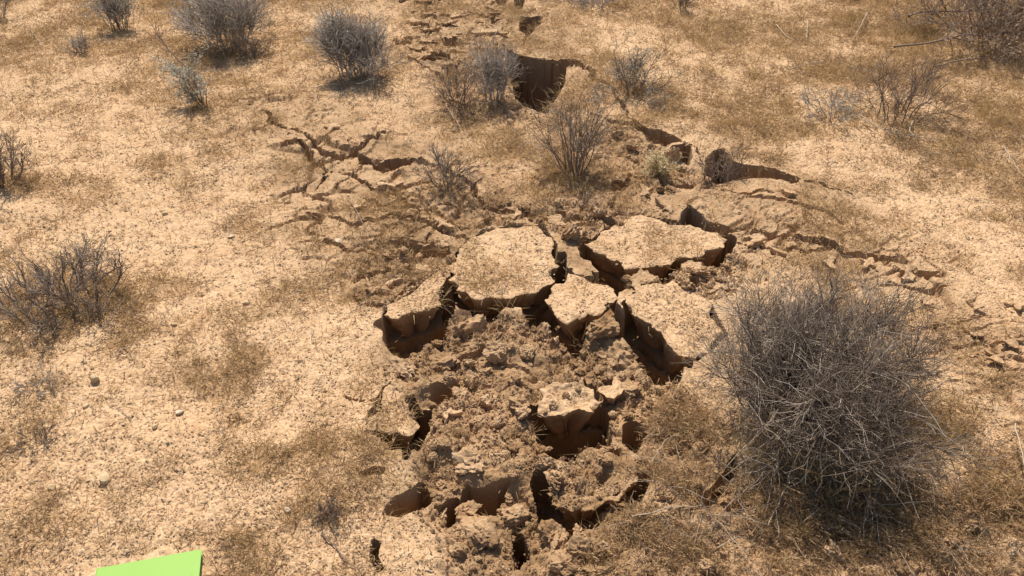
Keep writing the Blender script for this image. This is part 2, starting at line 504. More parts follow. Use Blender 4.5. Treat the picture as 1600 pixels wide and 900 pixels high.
def ground(x, y, seats=True):
    """height of the ground sheet and how far it shows subsoil"""
    x = np.asarray(x, float)
    y = np.asarray(y, float)
    z = crust(x, y)
    soil = np.zeros(x.shape)
    # soil thrown up and mixed into the crust all round the collapse
    zd = poly_sd(x, y, STIRRED) + 0.22 * fbm(x * 2.5, y * 2.5, 51, 4)
    soil = soil + 0.80 * sstep(0.15, -0.30, zd) * (0.6 + 0.5 * fbm(x * 9, y * 9, 53, 3))
    wx = x + 0.010 * fbm(x * 16, y * 16, 41, 2, 0.5)
    wy = y + 0.012 * fbm(x * 16, y * 16, 47, 2, 0.5)

    def near(poly, m):
        lo, hi = poly.min(0) - m, poly.max(0) + m
        return np.nonzero((x > lo[0]) & (x < hi[0]) & (y > lo[1]) & (y < hi[1]))[0]

    # crazed crust: plates of two sizes, each at its own small height, with cracks between
    for pi, poly in enumerate(CRAZE):
        i = near(poly, 0.4)
        if not len(i):
            continue
        m = sstep(0.18, -0.12, poly_sd(x[i], y[i], poly) + 0.12 * fbm(x[i] * 3, y[i] * 3, 77, 3))
        for sc, dp, pl in ((4.2, 0.026, 0.013), (9.5, 0.016, 0.009)):
            q = 0.5 * fbm(x[i] * sc * 0.8, y[i] * sc * 0.8, 83, 4)
            f1, f2, cid = worley(x[i] * sc + q, y[i] * sc * 1.25 + q, 89 + pi)
            edge = sstep(0.12, 0.02, f2 - f1)
            z[i] += m * (pl * (cid - 0.35) - dp * edge * sstep(0.42, 0.6, vnoise(x[i] * 5, y[i] * 5, 95 + int(sc))))
            soil[i] = np.maximum(soil[i], m * edge * 0.7)
        soil[i] = np.maximum(soil[i], m * 0.38)
    # shallow broken ground
    for pi, poly in enumerate(PITS_SHALLOW):
        i = near(poly, 0.25)
        if not len(i):
            continue
        m = sstep(0.06, -0.06, poly_sd(wx[i], wy[i], poly) + 0.05 * fbm(x[i] * 6, y[i] * 6, 101, 3))
        l1, g1, _ = lumps(x[i], y[i], 9.0, 103)
        l2, g2, _ = lumps(x[i], y[i], 22.0, 107)
        z[i] += m * (-0.024 + 0.026 * l1 + 0.014 * l2 + 0.008 * fbm(x[i] * 40, y[i] * 40, 109, 3))
        soil[i] = np.maximum(soil[i], m * (0.55 + 0.25 * fbm(x[i] * 8, y[i] * 8, 113, 2)))
    # the collapsed zone
    i = near(PIT, 0.2)
    if len(i):
        sd = poly_sd(wx[i], wy[i], PIT)
        m = sstep(0.03, -0.035, sd)
        deep = sstep(0.0, -0.22, sd)
        l0, g0, _ = lumps(x[i], y[i], 6.0, 121)
        l1, g1, _ = lumps(x[i], y[i], 13.0, 123)
        l2, g2, _ = lumps(x[i], y[i], 30.0, 127)
        l3, g3, _ = lumps(x[i], y[i], 62.0, 129)
        f = -0.066 - 0.02 * deep + 0.024 * fbm(x[i] * 4.5, y[i] * 4.5, 139, 2) + 0.042 * l0 + 0.026 * l1 + 0.009 * l2 + 0.004 * l3 + 0.007 * fbm(x[i] * 24, y[i] * 24, 131, 4, 0.5)
        z[i] += m * f
        soil[i] = np.maximum(soil[i], m * np.clip(0.72 + 0.35 * fbm(x[i] * 6, y[i] * 6, 137, 3), 0.3, 1))
    for ci, pts in enumerate(CRACK_LINES):
        i = near(pts, 0.12)
        if not len(i):
            continue
        jx = x[i] + 0.035 * fbm(x[i] * 8, y[i] * 8, 171, 3, 0.6)
        jy = y[i] + 0.035 * fbm(x[i] * 8, y[i] * 8, 177, 3, 0.6)
        d = line_dist(jx, jy, pts)
        w = (0.003 + 0.0019 * pts[:, 1].mean()) * (0.35 + 1.3 * vnoise(x[i] * 5, y[i] * 5, 181 + ci))
        m = sstep(w, w * 0.35, d)
        lip = sstep(0.09, 0.0, d) * (vnoise(x[i] * 4, y[i] * 4, 191) - 0.4) * 0.020
        z[i] += lip - 0.065 * m
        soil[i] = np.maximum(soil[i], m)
    cav = np.zeros(x.shape)
    seat_sd = np.full(x.shape, 1.0)
    hole_sd = np.full(x.shape, 1.0)
    edge_sd = np.full(x.shape, 1.0)
    edge_soft = np.full(x.shape, 0.01)
    if seats:
        for key, poly in SLAB_POLY.items():
            i = near(poly, 0.1)
            if not len(i):
                continue
            sds = poly_sd(x[i], y[i], poly)
            seat_sd[i] = np.minimum(seat_sd[i], sds)
            m = sstep(-0.004, -0.02, sds) if key in 'GH' else sstep(0.004, -0.006, sds)
            z[i] = z[i] * (1 - m) + m * np.minimum(z[i], SLABS[key][2] - SLABS[key][1] + 0.02)
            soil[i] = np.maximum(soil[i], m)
    for poly, dep in HOLE_POLY:
        i = near(poly, 0.12)
        if not len(i):
            continue
        q = 0.4 if dep > 0.6 else 1.0
        sd = poly_sd(x[i] + q * (wx[i] - x[i]), y[i] + q * (wy[i] - y[i]), poly)
        pitch = 1.28 * (poly[:, 1].mean() ** 2 + CAM_H ** 2) / (CAM_H * 804.0)
        nx_, ny_ = np.roll(poly, -1, 0).T
        area = 0.5 * abs(np.sum(poly[:, 0] * ny_ - nx_ * poly[:, 1]))
        inr = area / np.sum(np.hypot(nx_ - poly[:, 0], ny_ - poly[:, 1]))
        soft = min(0.05 * dep + 0.006, 0.016, 0.8 * inr)
        m = sstep(0.004, -soft, sd)
        zb = -dep * (0.85 + 0.25 * fbm(x[i] * 12, y[i] * 12, 141, 3))
        z[i] = z[i] * (1 - m) + m * np.minimum(z[i] - dep * 0.3, zb)
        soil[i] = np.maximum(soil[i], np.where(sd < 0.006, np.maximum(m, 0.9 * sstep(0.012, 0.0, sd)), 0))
        cav[i] = np.maximum(cav[i], sstep(0.004, -0.01, sd))
        near_edge = np.abs(sd) < np.abs(edge_sd[i])
        edge_sd[i[near_edge]] = sd[near_edge]
        edge_soft[i[near_edge]] = soft
        if dep > 0.14:
            hole_sd[i] = np.minimum(hole_sd[i], sd)
    if seats:                                                              # no thin walls left standing between a slab's seat and a hole
        i = np.nonzero((seat_sd < 0.035) & (hole_sd < 0.035))[0]
        z[i] = np.minimum(z[i], -0.16 + 0.02 * fbm(x[i] * 30, y[i] * 30, 151, 2))
        soil[i] = 1.0
    ground.edge, ground.soft = edge_sd, edge_soft
    return z, soil, cav


NOTE_C = PP([(148, 889), (315, 857), (322, 940), (138, 985)], 0.01)
NOTE_C = np.vstack([NOTE_C[:2], NOTE_C[1] + (NOTE_C[1] - NOTE_C[0])[::-1] * np.array([1, -1]) * 1.35, NOTE_C[0] + (NOTE_C[1] - NOTE_C[0])[::-1] * np.array([1, -1]) * 1.35])


def surface(x, y):
    """height on which litter and grass lie: the ground, or a slab's top where one lies there"""
    z, soil, cav = ground(x, y, seats=False)
    cav = np.where(poly_sd(np.asarray(x, float), np.asarray(y, float), NOTE_C) < 0.012, 1.0, cav)
    on_slab = np.zeros(z.shape, bool)
    for key, poly in SLAB_POLY.items():
        lo, hi = poly.min(0), poly.max(0)
        i = np.nonzero((x > lo[0]) & (x < hi[0]) & (y > lo[1]) & (y < hi[1]))[0]
        if not len(i):
            continue
        sd = poly_sd(x[i], y[i], poly)
        ins = sd < -0.008
        z[i[ins]] = slab_top(key, x[i[ins]], y[i[ins]])
        soil[i[ins]] = 0.0
        cav[i[ins]] = 0.0
        cav[i[(sd >= -0.008) & (sd < 0.01)]] = 1.0
        on_slab[i[ins]] = True
    low = ground(x, y, seats=True)[0]                                      # over a gap beside a slab nothing can lie
    cav = np.where(~on_slab & (low < z - 0.02), 1.0, cav)
    return z, soil, cav


def half_width(y):
    return np.maximum(0.522 * y + 0.60, 0.85)


# one sheet: finely divided where the broken ground lies, coarse out to the horizon
NU = 880
u_mid = np.linspace(-1.13, 1.13, NU)
grow_u = 1.13 + np.cumsum(0.03 * 1.55 ** np.arange(16))
us = np.concatenate([-grow_u[::-1], u_mid, grow_u])
rows = []
yy = 0.74
while yy < 7.4:
    rows.append(yy)
    yy += 1.28 * (yy * yy + CAM_H ** 2) / (CAM_H * 804.0)
far_rows, st = [], 0.05
while yy < 900:
    far_rows.append(yy)
    yy += st
    st *= 1.22
near_rows, yb, st = [], 0.74, 0.02
while yb > -60:
    yb -= st
    st *= 1.5
    near_rows.append(yb)
ys = np.array(near_rows[::-1] + rows + far_rows)
YY, UU = np.meshgrid(ys, us, indexing='ij')
XX = UU * half_width(YY)
xf, yf = XX.ravel(), YY.ravel()
zf, soilf, cavf = ground(xf, yf)
# pull the sheet's vertices onto the rims of the holes, so that rims run cleanly
e0, s0 = ground.edge.copy(), ground.soft.copy()
pit_ = 1.28 * (yf ** 2 + CAM_H ** 2) / (CAM_H * 804.0)
i_ = np.nonzero((np.abs(e0) < 0.75 * pit_) & (yf > 0.75) & (yf < 7.3))[0]
ground(xf[i_] + 0.002, yf[i_])
gx_ = (ground.edge - e0[i_]) / 0.002
ground(xf[i_], yf[i_] + 0.002)
gy_ = (ground.edge - e0[i_]) / 0.002
gl_ = np.maximum(np.hypot(gx_, gy_), 0.5)
mv_ = np.clip(np.where(e0[i_] > 0, 0.005, -s0[i_] * 1.05) - e0[i_], -0.8 * pit_[i_], 0.8 * pit_[i_])
ok_ = np.hypot(gx_, gy_) < 2.5
xf[i_] += np.where(ok_, mv_ * gx_ / gl_ ** 2, 0)
yf[i_] += np.where(ok_, mv_ * gy_ / gl_ ** 2, 0)
zf[i_], soilf[i_], cavf[i_] = ground(xf[i_], yf[i_])
litf = litter_map(xf, yf)
nr, nc = XX.shape
idx = np.arange(nr * nc).reshape(nr, nc)
quads = np.stack([idx[:-1, :-1], idx[:-1, 1:], idx[1:, 1:], idx[1:, :-1]], -1).reshape(-1, 4)
g_me = mesh('ground', np.stack([xf, yf, zf], -1), [quads], {'subsoil': soilf, 'litter': litf})
tag(link('ground', g_me, M_GROUND), kind='structure')

# ------------------------------------------------------------------ loose slabs of crust
rng = np.random.default_rng(5)


def dense_outline(poly, step):
    out = []
    n = len(poly)
    for i in range(n):
        a, b = poly[i], poly[(i + 1) % n]
        m = max(2, int(np.hypot(*(b - a)) / step))
        for j in range(m):
            out.append(a + (b - a) * j / m)
    o = np.array(out)
    c = poly.mean(0)
    d = o - c
    d /= np.linalg.norm(d, axis=1)[:, None]
    w = 0.007 * fbm(o[:, 0] * 32, o[:, 1] * 32, 201, 4, 0.65) + 0.016 * (1 - 2 * np.abs(fbm(o[:, 0] * 10, o[:, 1] * 10, 202, 2))) - 0.008
    return o + d * w[:, None]


def slab_mesh(name, poly, top, thick, step=0.0045, rings=36, wall=12, rough=0.010, under=0.55, seed=0):
    o = dense_outline(poly, step)
    c = poly.mean(0)
    n = len(o)
    ts = np.linspace(0.02, 1, rings) ** 0.8
    V, so = [], []
    for t in ts:
        p = c + (o - c) * t
        z = top(p[:, 0], p[:, 1])
        e = (1 - t) * np.linalg.norm(o - c, axis=1)
        z = z - 0.003 * np.exp(-e / 0.005) * (0.4 + vnoise(p[:, 0] * 50, p[:, 1] * 50, 203))
        V.append(np.column_stack([p, z]))
        so.append(0.25 * np.exp(-e / 0.012))
    ztop = V[-1][:, 2]
    s = np.arange(n) * step
    dirs = (o - c) / np.linalg.norm(o - c, axis=1)[:, None]
    per = n * step
    for kx in range(1, wall + 1):
        q = kx / wall
        ang = s / per * 2 * math.pi
        nx, ny = np.cos(ang) * per / 6.28, np.sin(ang) * per / 6.28
        r_ = rough * min(1, q * 3) * (fbm(nx * 25 + q * 3, ny * 25 + q * 40 * thick, 205 + seed, 4, 0.6)) - under * thick * q
        p = o + dirs * r_[:, None]
        V.append(np.column_stack([p, ztop - thick * q]))
        so.append(np.full(n, 0.6 + 0.3 * min(1, q * 3)))
    V = np.concatenate(V)
    tot = rings + wall
    ids = np.arange(tot * n).reshape(tot, n)
    f = np.stack([ids[:-1], ids[1:], np.roll(ids[1:], -1, 1), np.roll(ids[:-1], -1, 1)], -1).reshape(-1, 4)
    V = np.vstack([V, [[c[0], c[1], float(top(c[:1], c[1:])[0])]], [[c[0], c[1], ztop.mean() - thick]]])
    a = tot * n
    cap = np.stack([np.full(n, a), ids[0], np.roll(ids[0], -1)], -1)
    bot = np.stack([np.full(n, a + 1), np.roll(ids[-1], -1), ids[-1]], -1)
    soil = np.concatenate(so + [[0.0], [1.0]])
    # origin at the base of the slab
    base = np.array([c[0], c[1], ztop.mean() - thick])
    lit = litter_map(V[:, 0], V[:, 1]) * (soil < 0.5)
    me = mesh(name, V - base, [f, cap, bot], {'subsoil': soil, 'litter': lit})
    return me, base


SLAB_LABEL = {
    'A': 'broad pale soil slab with a pointed front edge in the middle of the cracks',
    'B': 'narrow tilted soil slab over a dark slot left of the broad middle slab',
    'C': 'wide pale soil slab behind and right of the middle slab with dark front gap',
    'D': 'small rounded pale slab directly right of the broad middle slab',
    'E': 'straw covered soil slab leading to the large grey shrub over a deep black gap',
    'F': 'rounded crust slab beside the narrow dark hole at the left rim of the rubble',
    'G': 'small pale crust block just above the square dark hole in the rubble',
    'H': 'bulging orange soil block with dry grass below the square dark hole',
}
for si, key in enumerate(SLABS):
    me, base = slab_mesh('soil_slab', SLAB_POLY[key], lambda a, b, k_=key: slab_top(k_, a, b), SLABS[key][1], seed=si * 7)
    if key == 'H':
        a = me.attributes['subsoil'].data
        co_ = np.empty(len(me.vertices) * 3, np.float32)
        me.vertices.foreach_get('co', co_)
        co_ = co_.reshape(-1, 3)
        v = np.clip(0.65 + 0.5 * fbm(co_[:, 0] * 10, co_[:, 1] * 10, 207, 2), 0, 1)
        a.foreach_set('value', v.astype(np.float32))
    o = link('soil_slab', me, M_GROUND, loc=tuple(base))
    tag(o, SLAB_LABEL[key], 'soil slab', 'loose slabs of cracked crust')

# thin curled flakes of crust by the far end of the fissure and at the right
FLAKE_MESH = []
for v in range(6):
    n = int(rng.integers(5, 8))
    ang = np.sort(rng.uniform(0, 2 * math.pi, n))
    rad = rng.uniform(0.5, 1.15, n)
    poly = np.column_stack([np.cos(ang) * rad, np.sin(ang) * rad * 0.7]) * 0.085
    me, _ = slab_mesh('crust_flake', poly, lambda a, b: 2.2 * (a * a + b * b) + 0.006 * fbm(a * 40 + v, b * 40, 211 + v, 3), 0.012, step=0.006, rings=8, wall=3, rough=0.004, seed=v)
    me.materials.append(M_PALECLOD)
    FLAKE_MESH.append(me)
flakes = []
FL_LAND = [(P(x_, y_), t_) for x_, y_, t_ in ((640, 10, 'the top edge left of the fissure'), (720, 8, 'the top edge above the flake field'), (780, 12, 'the small hole at the top edge'),
           (640, 60, 'the round grey shrub side of the field'), (703, 67, 'the tiny far hollow'), (780, 38, 'the little double hollow'), (680, 92, 'the far dark hollow'), (735, 45, 'the middle of the flake field'),
           (1450, 470, 'the large shrub crown'), (1500, 520, 'the bare soil right of the large shrub'), (1570, 480, 'the right edge above the bare soil'), (1570, 570, 'the right edge below the cracks'))]


def flake_label(fx, fy, s, right):
    d_ = [math.hypot(fx - a[0], fy - a[1]) for a, _ in FL_LAND]
    j = int(np.argmin(d_))
    dx, dy = fx - FL_LAND[j][0][0], fy - FL_LAND[j][0][1]
    side = ('right of' if dx > 0 else 'left of') if abs(dx) > abs(dy) else ('behind' if dy > 0 else 'in front of')
    s = s / 0.6 if right else s
    return ('little' if s < 0.7 else 'middling' if s < 1.0 else 'big') + ' thin curled crust flake ' + side + ' ' + FL_LAND[j][1]


for _ in range(400):
    if len(flakes) >= 46:
        break
    px, py = (rng.uniform(625, 800), rng.uniform(2, 108)) if len(flakes) < 34 else (rng.uniform(1440, 1590), rng.uniform(470, 580))
    w = P(px, py)
    if any(math.hypot(w[0] - a, w[1] - b) < 0.088 for a, b, _ in flakes):
        continue
    if len(flakes) < 34 and (py > 60 and px > 740):
        continue
    flakes.append((w[0], w[1], len(flakes) >= 34))
fz, _, fcav = surface(np.array([f[0] for f in flakes]), np.array([f[1] for f in flakes]))
for i, (fx, fy, right) in enumerate(flakes):
    if fcav[i] > 0.2:
        continue
    o = link('crust_flake', FLAKE_MESH[i % 6], loc=(fx, fy, float(fz[i]) + 0.004))
    s = rng.uniform(0.45, 1.25) * (0.6 if right else 1.0)
    o.scale = (s, s, s)
    o.rotation_euler = (rng.uniform(-0.05, 0.30), rng.uniform(-0.15, 0.15), rng.uniform(-0.6, 0.6) + (math.pi if rng.random() < 0.3 else 0))
    tag(o, flake_label(fx, fy, s, right),
        'crust flake', 'crust flakes right of the large shrub' if right else 'crust flakes by the far fissure')

# middle sized broken plates of crust round the slabs and along the cracks
PLATES = [(660, 418, 30, 'behind the narrow left slab'), (618, 436, 24, 'left of the narrow slab behind its dark gap'), (742, 347, 26, 'behind the broad middle slab'),
          (805, 338, 24, 'below the thin crack above the middle slab'), (905, 362, 18, 'between the middle slab and the wide right slab'), (1000, 440, 26, 'in front of the wide right slab'),
          (1085, 420, 22, 'at the right end of the wide right slab'), (1125, 442, 26, 'just above the crown of the large shrub'), (1010, 306, 24, 'below the yellow green plant'),
          (690, 352, 22, 'between the small sparse shrub and the middle slab'), (612, 398, 26, 'in the brown broken patch above the left slab'), (580, 452, 22, 'on the sand edge left of the narrow slab'),
          (960, 590, 26, 'at the upper right of the rubble'), (1180, 378, 24, 'at the start of the right hand crack'), (1232, 402, 22, 'below the start of the right hand crack'),
          (1292, 414, 24, 'below the middle of the right hand crack'), (1352, 418, 22, 'below the end of the right hand crack'), (1420, 440, 20, 'beyond the end of the right hand crack'),
          (480, 300, 24, 'at the lower left of the crazed crust'), (545, 272, 22, 'below the left twin cracks'), (452, 222, 22, 'at the left edge of the crazed crust'), (522, 205, 22, 'above the left twin cracks'),
          (605, 292, 24, 'below right of the left twin cracks'), (560, 325, 22, 'at the bottom of the crazed crust'), (700, 630, 26, 'right of the flat pale clod in the rubble'),
          (1040, 330, 22, 'behind the wide right slab'), (870, 345, 20, 'behind the upright clod'), (1230, 312, 20, 'below the right fissure')]
PLATE_MESH = []
for v in range(7):
    n = int(rng.integers(5, 8))
    ang = np.sort(rng.uniform(0, 2 * math.pi, n)) + 0.1
    rad = rng.uniform(0.6, 1.15, n)
    poly = np.column_stack([np.cos(ang) * rad, np.sin(ang) * rad]) * 0.07
    me, _ = slab_mesh('crust_plate', poly, lambda a, b: crust(a + v, b) + 0.5 * (a * a + b * b), 0.05, step=0.005, rings=14, wall=6, rough=0.006, seed=v)
    me.materials.append(M_PALECLOD)
    PLATE_MESH.append(me)
for i, (px, py, hp, where_) in enumerate(PLATES):
    g = P(px, py)
    z0 = float(surface(np.array([g[0]]), np.array([g[1]]))[0][0])
    s_ = hp / FPX * (g[1] * CP + CAM_H * SP) / 0.07
    o = link('crust_plate', PLATE_MESH[i % 7], loc=(g[0], g[1], max(z0, -0.05) - 0.033 * s_))
    o.scale = (s_, s_ * rng.uniform(0.8, 1.1), s_)
    o.rotation_euler = (rng.uniform(-0.05, 0.22), rng.uniform(-0.15, 0.15), rng.uniform(0, 6.28))
    tag(o, 'tilted broken crust plate ' + where_, 'crust plate', 'broken plates of crust')

# ------------------------------------------------------------------ clods and stones


def rock_mesh(name, seed, mat, cuts=7, rough=0.10, sub=3):
    r_ = np.random.default_rng(seed)
    bm = bmesh.new()
    bmesh.ops.create_icosphere(bm, subdivisions=sub, radius=1.0)
    V = np.array([v.co[:] for v in bm.verts])
    F = np.array([[v.index for v in f.verts] for f in bm.faces])
    bm.free()
    for _ in range(cuts):
        nrm = r_.normal(size=3)
        nrm /= np.linalg.norm(nrm)
        h = r_.uniform(0.55, 0.85)
        d = V @ nrm
        V = V - nrm * np.clip(d - h, 0, None)[:, None]
    N = V / np.linalg.norm(V, axis=1)[:, None]
    dsp = rough * (fbm(V[:, 0] * 2.6 + V[:, 2] * 1.7, V[:, 1] * 2.6 - V[:, 2] * 1.1, seed, 5, 0.75))
    V = V + N * dsp[:, None]
    V *= r_.uniform([0.85, 0.65, 0.5], [1.15, 1.0, 0.8])
    me = mesh(name, V, [F])
    me.materials.append(mat)
    return me


CLODS = [rock_mesh('soil_clod', 400 + s, M_CLOD, rough=0.34, cuts=10, sub=4) for s in range(8)]
PALES = [rock_mesh('soil_clod', 430 + s, M_PALECLOD, rough=0.34, cuts=10, sub=4) for s in range(4)]
# the clods one can point at: pixel, half width in pixels, flatness, label
NAMED = [
    (797, 489, 22, 0.8, 0, 'blocky orange clod standing under the front edge of the broad middle slab'),
    (762, 499, 19, 0.9, 0, 'rounded grey brown clod left of the blocky clod under the middle slab'),
    (735, 520, 27, 0.7, 1, 'big tilted orange clod at the upper left of the rubble'),
    (625, 592, 30, 0.45, 3, 'flat pale clod lying at the left rim of the rubble'),
    (843, 503, 20, 0.7, 0, 'small orange clod in the dark gap below the rounded slab'),
    (775, 560, 20, 0.7, 0, 'knobbly brown clod in the upper rubble below the big tilted clod'),
    (765, 628, 16, 0.8, 3, 'pale round clod in the middle of the rubble'),
    (985, 605, 18, 0.6, 0, 'angular orange clod at the right edge of the rubble'),
    (960, 555, 40, 0.6, 0, 'long rounded brown clod in front of the deep black gap at right'),
    (940, 530, 22, 0.8, 0, 'rough clod wedged between the small rounded slab and the deep gap'),
    (683, 800, 20, 0.8, 3, 'pale lump between the two dark holes at the lower left of the rubble'),
    (800, 805, 24, 0.8, 0, 'orange block right of the dark hole at the bottom of the rubble'),
    (890, 385, 18, 1.3, 1, 'upright orange brown clod between the two largest pale slabs'),
    (750, 840, 34, 0.6, 0, 'wide brown block at the bottom of the rubble left of the slot'),
    (735, 735, 30, 0.5, 3, 'gravelly grey brown lump above the lower dark hole'),
    (690, 560, 26, 0.6, 0, 'crumbly brown clod at the left of the rubble below the narrow slab'),
    (850, 735, 18, 0.7, 0, 'brown clod at the left foot of the bulging orange block'),
]
taken = []


def place_rock(me, px, py, half_px, flat, label, cat, group, seed, sink=0.35, z0=None):
    r_ = np.random.default_rng(seed)
    g = P(px, py, -0.05 if z0 is None else z0)
    z, _, _ = surface(np.array([g[0]]), np.array([g[1]]))
    dep = g[1] * CP + (CAM_H - z[0]) * SP
    r0 = half_px / FPX * dep * (1.08 if cat == 'clod' else 0.85)
    o = link('soil_clod' if cat == 'clod' else 'stone', me)
    o.scale = (r0, r0 * r_.uniform(0.85, 1.1), r0 * flat * 1.3)
    o.rotation_euler = (r_.uniform(-.25, .25), r_.uniform(-.25, .25), r_.uniform(0, 6.28))
    o.location = (g[0], g[1], max(float(z[0]), -0.16) + r0 * flat * (0.6 - sink))
    tag(o, label, cat, group)
    taken.append((g[0], g[1], r0))
    return o


for i, (px, py, hp, fl, kind, lab) in enumerate(NAMED):
    place_rock(PALES[i % 4] if kind == 3 else CLODS[i % 8], px, py, hp, fl, lab, 'clod', None, 900 + i)

cand = rng.uniform(PIT.min(0), PIT.max(0), (2600, 2))
cand2 = np.concatenate([rng.uniform(p.min(0), p.max(0), (260, 2)) for p in PITS_SHALLOW])
cs = np.concatenate([cand[poly_sd(cand[:, 0], cand[:, 1], PIT) < -0.01]] + [cand2])
keep = np.zeros(len(cs), bool)
keep[:np.count_nonzero(poly_sd(cand[:, 0], cand[:, 1], PIT) < -0.01)] = True
for p in PITS_SHALLOW:
    keep |= poly_sd(cs[:, 0], cs[:, 1], p) < 0
cs = cs[keep & (cs[:, 1] > 0.85)]
cz, _, ccav = surface(cs[:, 0], cs[:, 1])
in_pit = poly_sd(cs[:, 0], cs[:, 1], PIT) < 0
n_clod = 0
LAND = [(P(x_, y_, -0.04), t_) for x_, y_, t_ in (
    (785, 470, 'the broad middle slab'), (650, 505, 'the narrow left slab'), (905, 495, 'the small rounded slab'), (1010, 520, 'the deep black gap'),
    (735, 520, 'the big tilted clod'), (797, 489, 'the blocky orange clod'), (625, 592, 'the flat pale clod'), (765, 628, 'the pale round clod'),
    (690, 615, 'the little dark slot'), (645, 690, 'the narrow dark hole'), (892, 670, 'the square dark hole'), (990, 680, 'the small round hole'),
    (635, 800, 'the lower left hole'), (760, 785, 'the lower middle hole'), (875, 812, 'the lower right hole'), (812, 865, 'the bottom slot'),
    (930, 745, 'the bulging orange block'), (735, 735, 'the gravelly lump'), (960, 555, 'the long rounded clod'), (640, 410, 'the brown patch above the left slab'),
    (1020, 415, 'the wide right slab'), (1075, 440, 'the small right gap'), (890, 385, 'the upright clod'), (790, 330, 'the crack above the middle slab'),
    (960, 345, 'the crack above the wide slab'), (720, 172, 'the bare forked shrub'), (786, 158, 'the grey shrub by the far hole'), (898, 270, 'the many stemmed shrub'),
    (1030, 280, 'the yellow green plant'), (1015, 210, 'the upper right crack'), (1150, 270, 'the right fissure'), (1120, 745, 'the crack left of the large shrub'),
    (1265, 800, 'the foot of the large shrub'), (1040, 805, 'the pale forked stick'), (1000, 770, 'the dark gap under the block'), (1480, 780, 'the litter right of the large shrub'),
    (660, 120, 'the far flakes'), (830, 130, 'the big far hole'), (1030, 660, 'the right rim of the pit'), (950, 870, 'the bottom edge'), (1200, 870, 'the bottom edge below the large shrub'))]


def where(x_, y_):
    d_ = [math.hypot(x_ - a[0], y_ - a[1]) for a, _ in LAND]
    j = int(np.argmin(d_))
    dx, dy = x_ - LAND[j][0][0], y_ - LAND[j][0][1]
    if d_[j] < 0.03:
        return 'at ' + LAND[j][1]
    if abs(dx) > 1.8 * abs(dy):
        side = 'right of' if dx > 0 else 'left of'
    elif abs(dy) > 1.8 * abs(dx):
        side = 'behind' if dy > 0 else 'in front of'
    else:
        side = ('behind ' if dy > 0 else 'front ') + ('right of' if dx > 0 else 'left of')
    return ('close ' if d_[j] < 0.09 else '') + side + ' ' + LAND[j][1]


for i in rng.permutation(len(cs)):
    if n_clod >= 250:
        break
    if ccav[i] > 0.3:
        continue
    r0 = float(np.clip(rng.lognormal(math.log(0.0175), 0.50), 0.009, 0.050))
    if any(math.hypot(cs[i, 0] - a, cs[i, 1] - b) < (r0 + c) * 0.85 for a, b, c in taken):
        continue
    if abs(cs[i, 0]) > half_width(cs[i, 1]) * 1.1:
        continue
    taken.append((cs[i, 0], cs[i, 1], r0))
    pale = rng.random() < 0.14
    o = link('soil_clod', PALES[i % 4] if pale else CLODS[i % 8], loc=(cs[i, 0], cs[i, 1], cz[i] + r0 * 0.30))
    o.scale = (r0, r0 * rng.uniform(0.8, 1.1), r0 * rng.uniform(0.7, 1.1))
    o.rotation_euler = (rng.uniform(-.6, .6), rng.uniform(-.6, .6), rng.uniform(0, 6.28))
    tag(o, ('tiny' if r0 < 0.011 else 'small' if r0 < 0.0145 else 'middling' if r0 < 0.019 else 'large') + (' pale' if pale else ' brown') + ' soil clod ' + where(cs[i, 0], cs[i, 1]), 'clod',
        'soil clods in the pit rubble' if in_pit[i] else 'soil clods around the pit')
    n_clod += 1

STONES = [
    (150, 598, 9, 0.9, 's', 'squarish tan stone alone on the sand below the left shrub'),
    (81, 764, 8, 0.7, 's', 'small pale stone with a dark side near the lower left corner'),
    (166, 753, 14, 0.6, 's', 'rounded tan stone in thin grass right of the small pale stone'),
    (450, 803, 8, 0.8, 'q', 'pale stone on the sand left of the dark grass tuft'),
    (529, 376, 9, 0.5, 'q', 'whitish flat stone at the edge of the broken ground above the left slab'),
    (281, 647, 9, 0.5, 'q', 'small flat pale stone in the middle of the left sand'),
    (431, 645, 5, 0.6, 'q', 'tiny white stone left of the rubble'),
    (360, 364, 8, 0.6, 'q', 'pale pebble on sand above the middle of the left field'),
    (384, 472, 7, 0.8, 's', 'dark brown pebble on open sand right of the left shrub'),
    (271, 506, 6, 0.8, 's', 'small brown pebble just right of the left shrub shadow'),
    (245, 674, 6, 0.8, 's', 'dark little stone below the flat pale stone on the left sand'),
    (136, 637, 7, 0.7, 's', 'small grey brown stone below the squarish tan stone'),
    (257, 332, 6, 0.6, 's', 'brown pebble on the sand at the upper left'),
    (588, 742, 4, 0.8, 'q', 'tiny white stone inside the small oval hole'),
]
ST = [rock_mesh('stone', 500 + s, M_STONE, rough=0.05) for s in range(4)]
QZ = [rock_mesh('stone', 520 + s, M_QUARTZ, rough=0.05) for s in range(3)]
for i, (px, py, hp, fl, kd, lab) in enumerate(STONES):
    place_rock(QZ[i % 3] if kd == 'q' else ST[i % 4], px, py, hp, fl, lab, 'stone', None, 700 + i, sink=0.15, z0=0.0)


# ------------------------------------------------------------------ gravel, litter and dry grass (uncountable)
def scatter(n, ymax=7.6, wide=1.16, power=1.0):
    """points spread over the seen ground, thinning with distance"""
    lo, hi = 0.78, ymax
    a = rng.random(n)
    y = lo * (hi / lo) ** (a ** power)
    x = rng.uniform(-wide, wide, n) * half_width(y)
    return x, y


octa = np.array([[1, 0, 0], [0, 1, 0], [-1, 0, 0], [0, -1, 0], [0, 0, 1], [0, 0, -0.6]], float)
ot = np.array([[0, 1, 4], [1, 2, 4], [2, 3, 4], [3, 0, 4], [1, 0, 5], [2, 1, 5], [3, 2, 5], [0, 3, 5]])


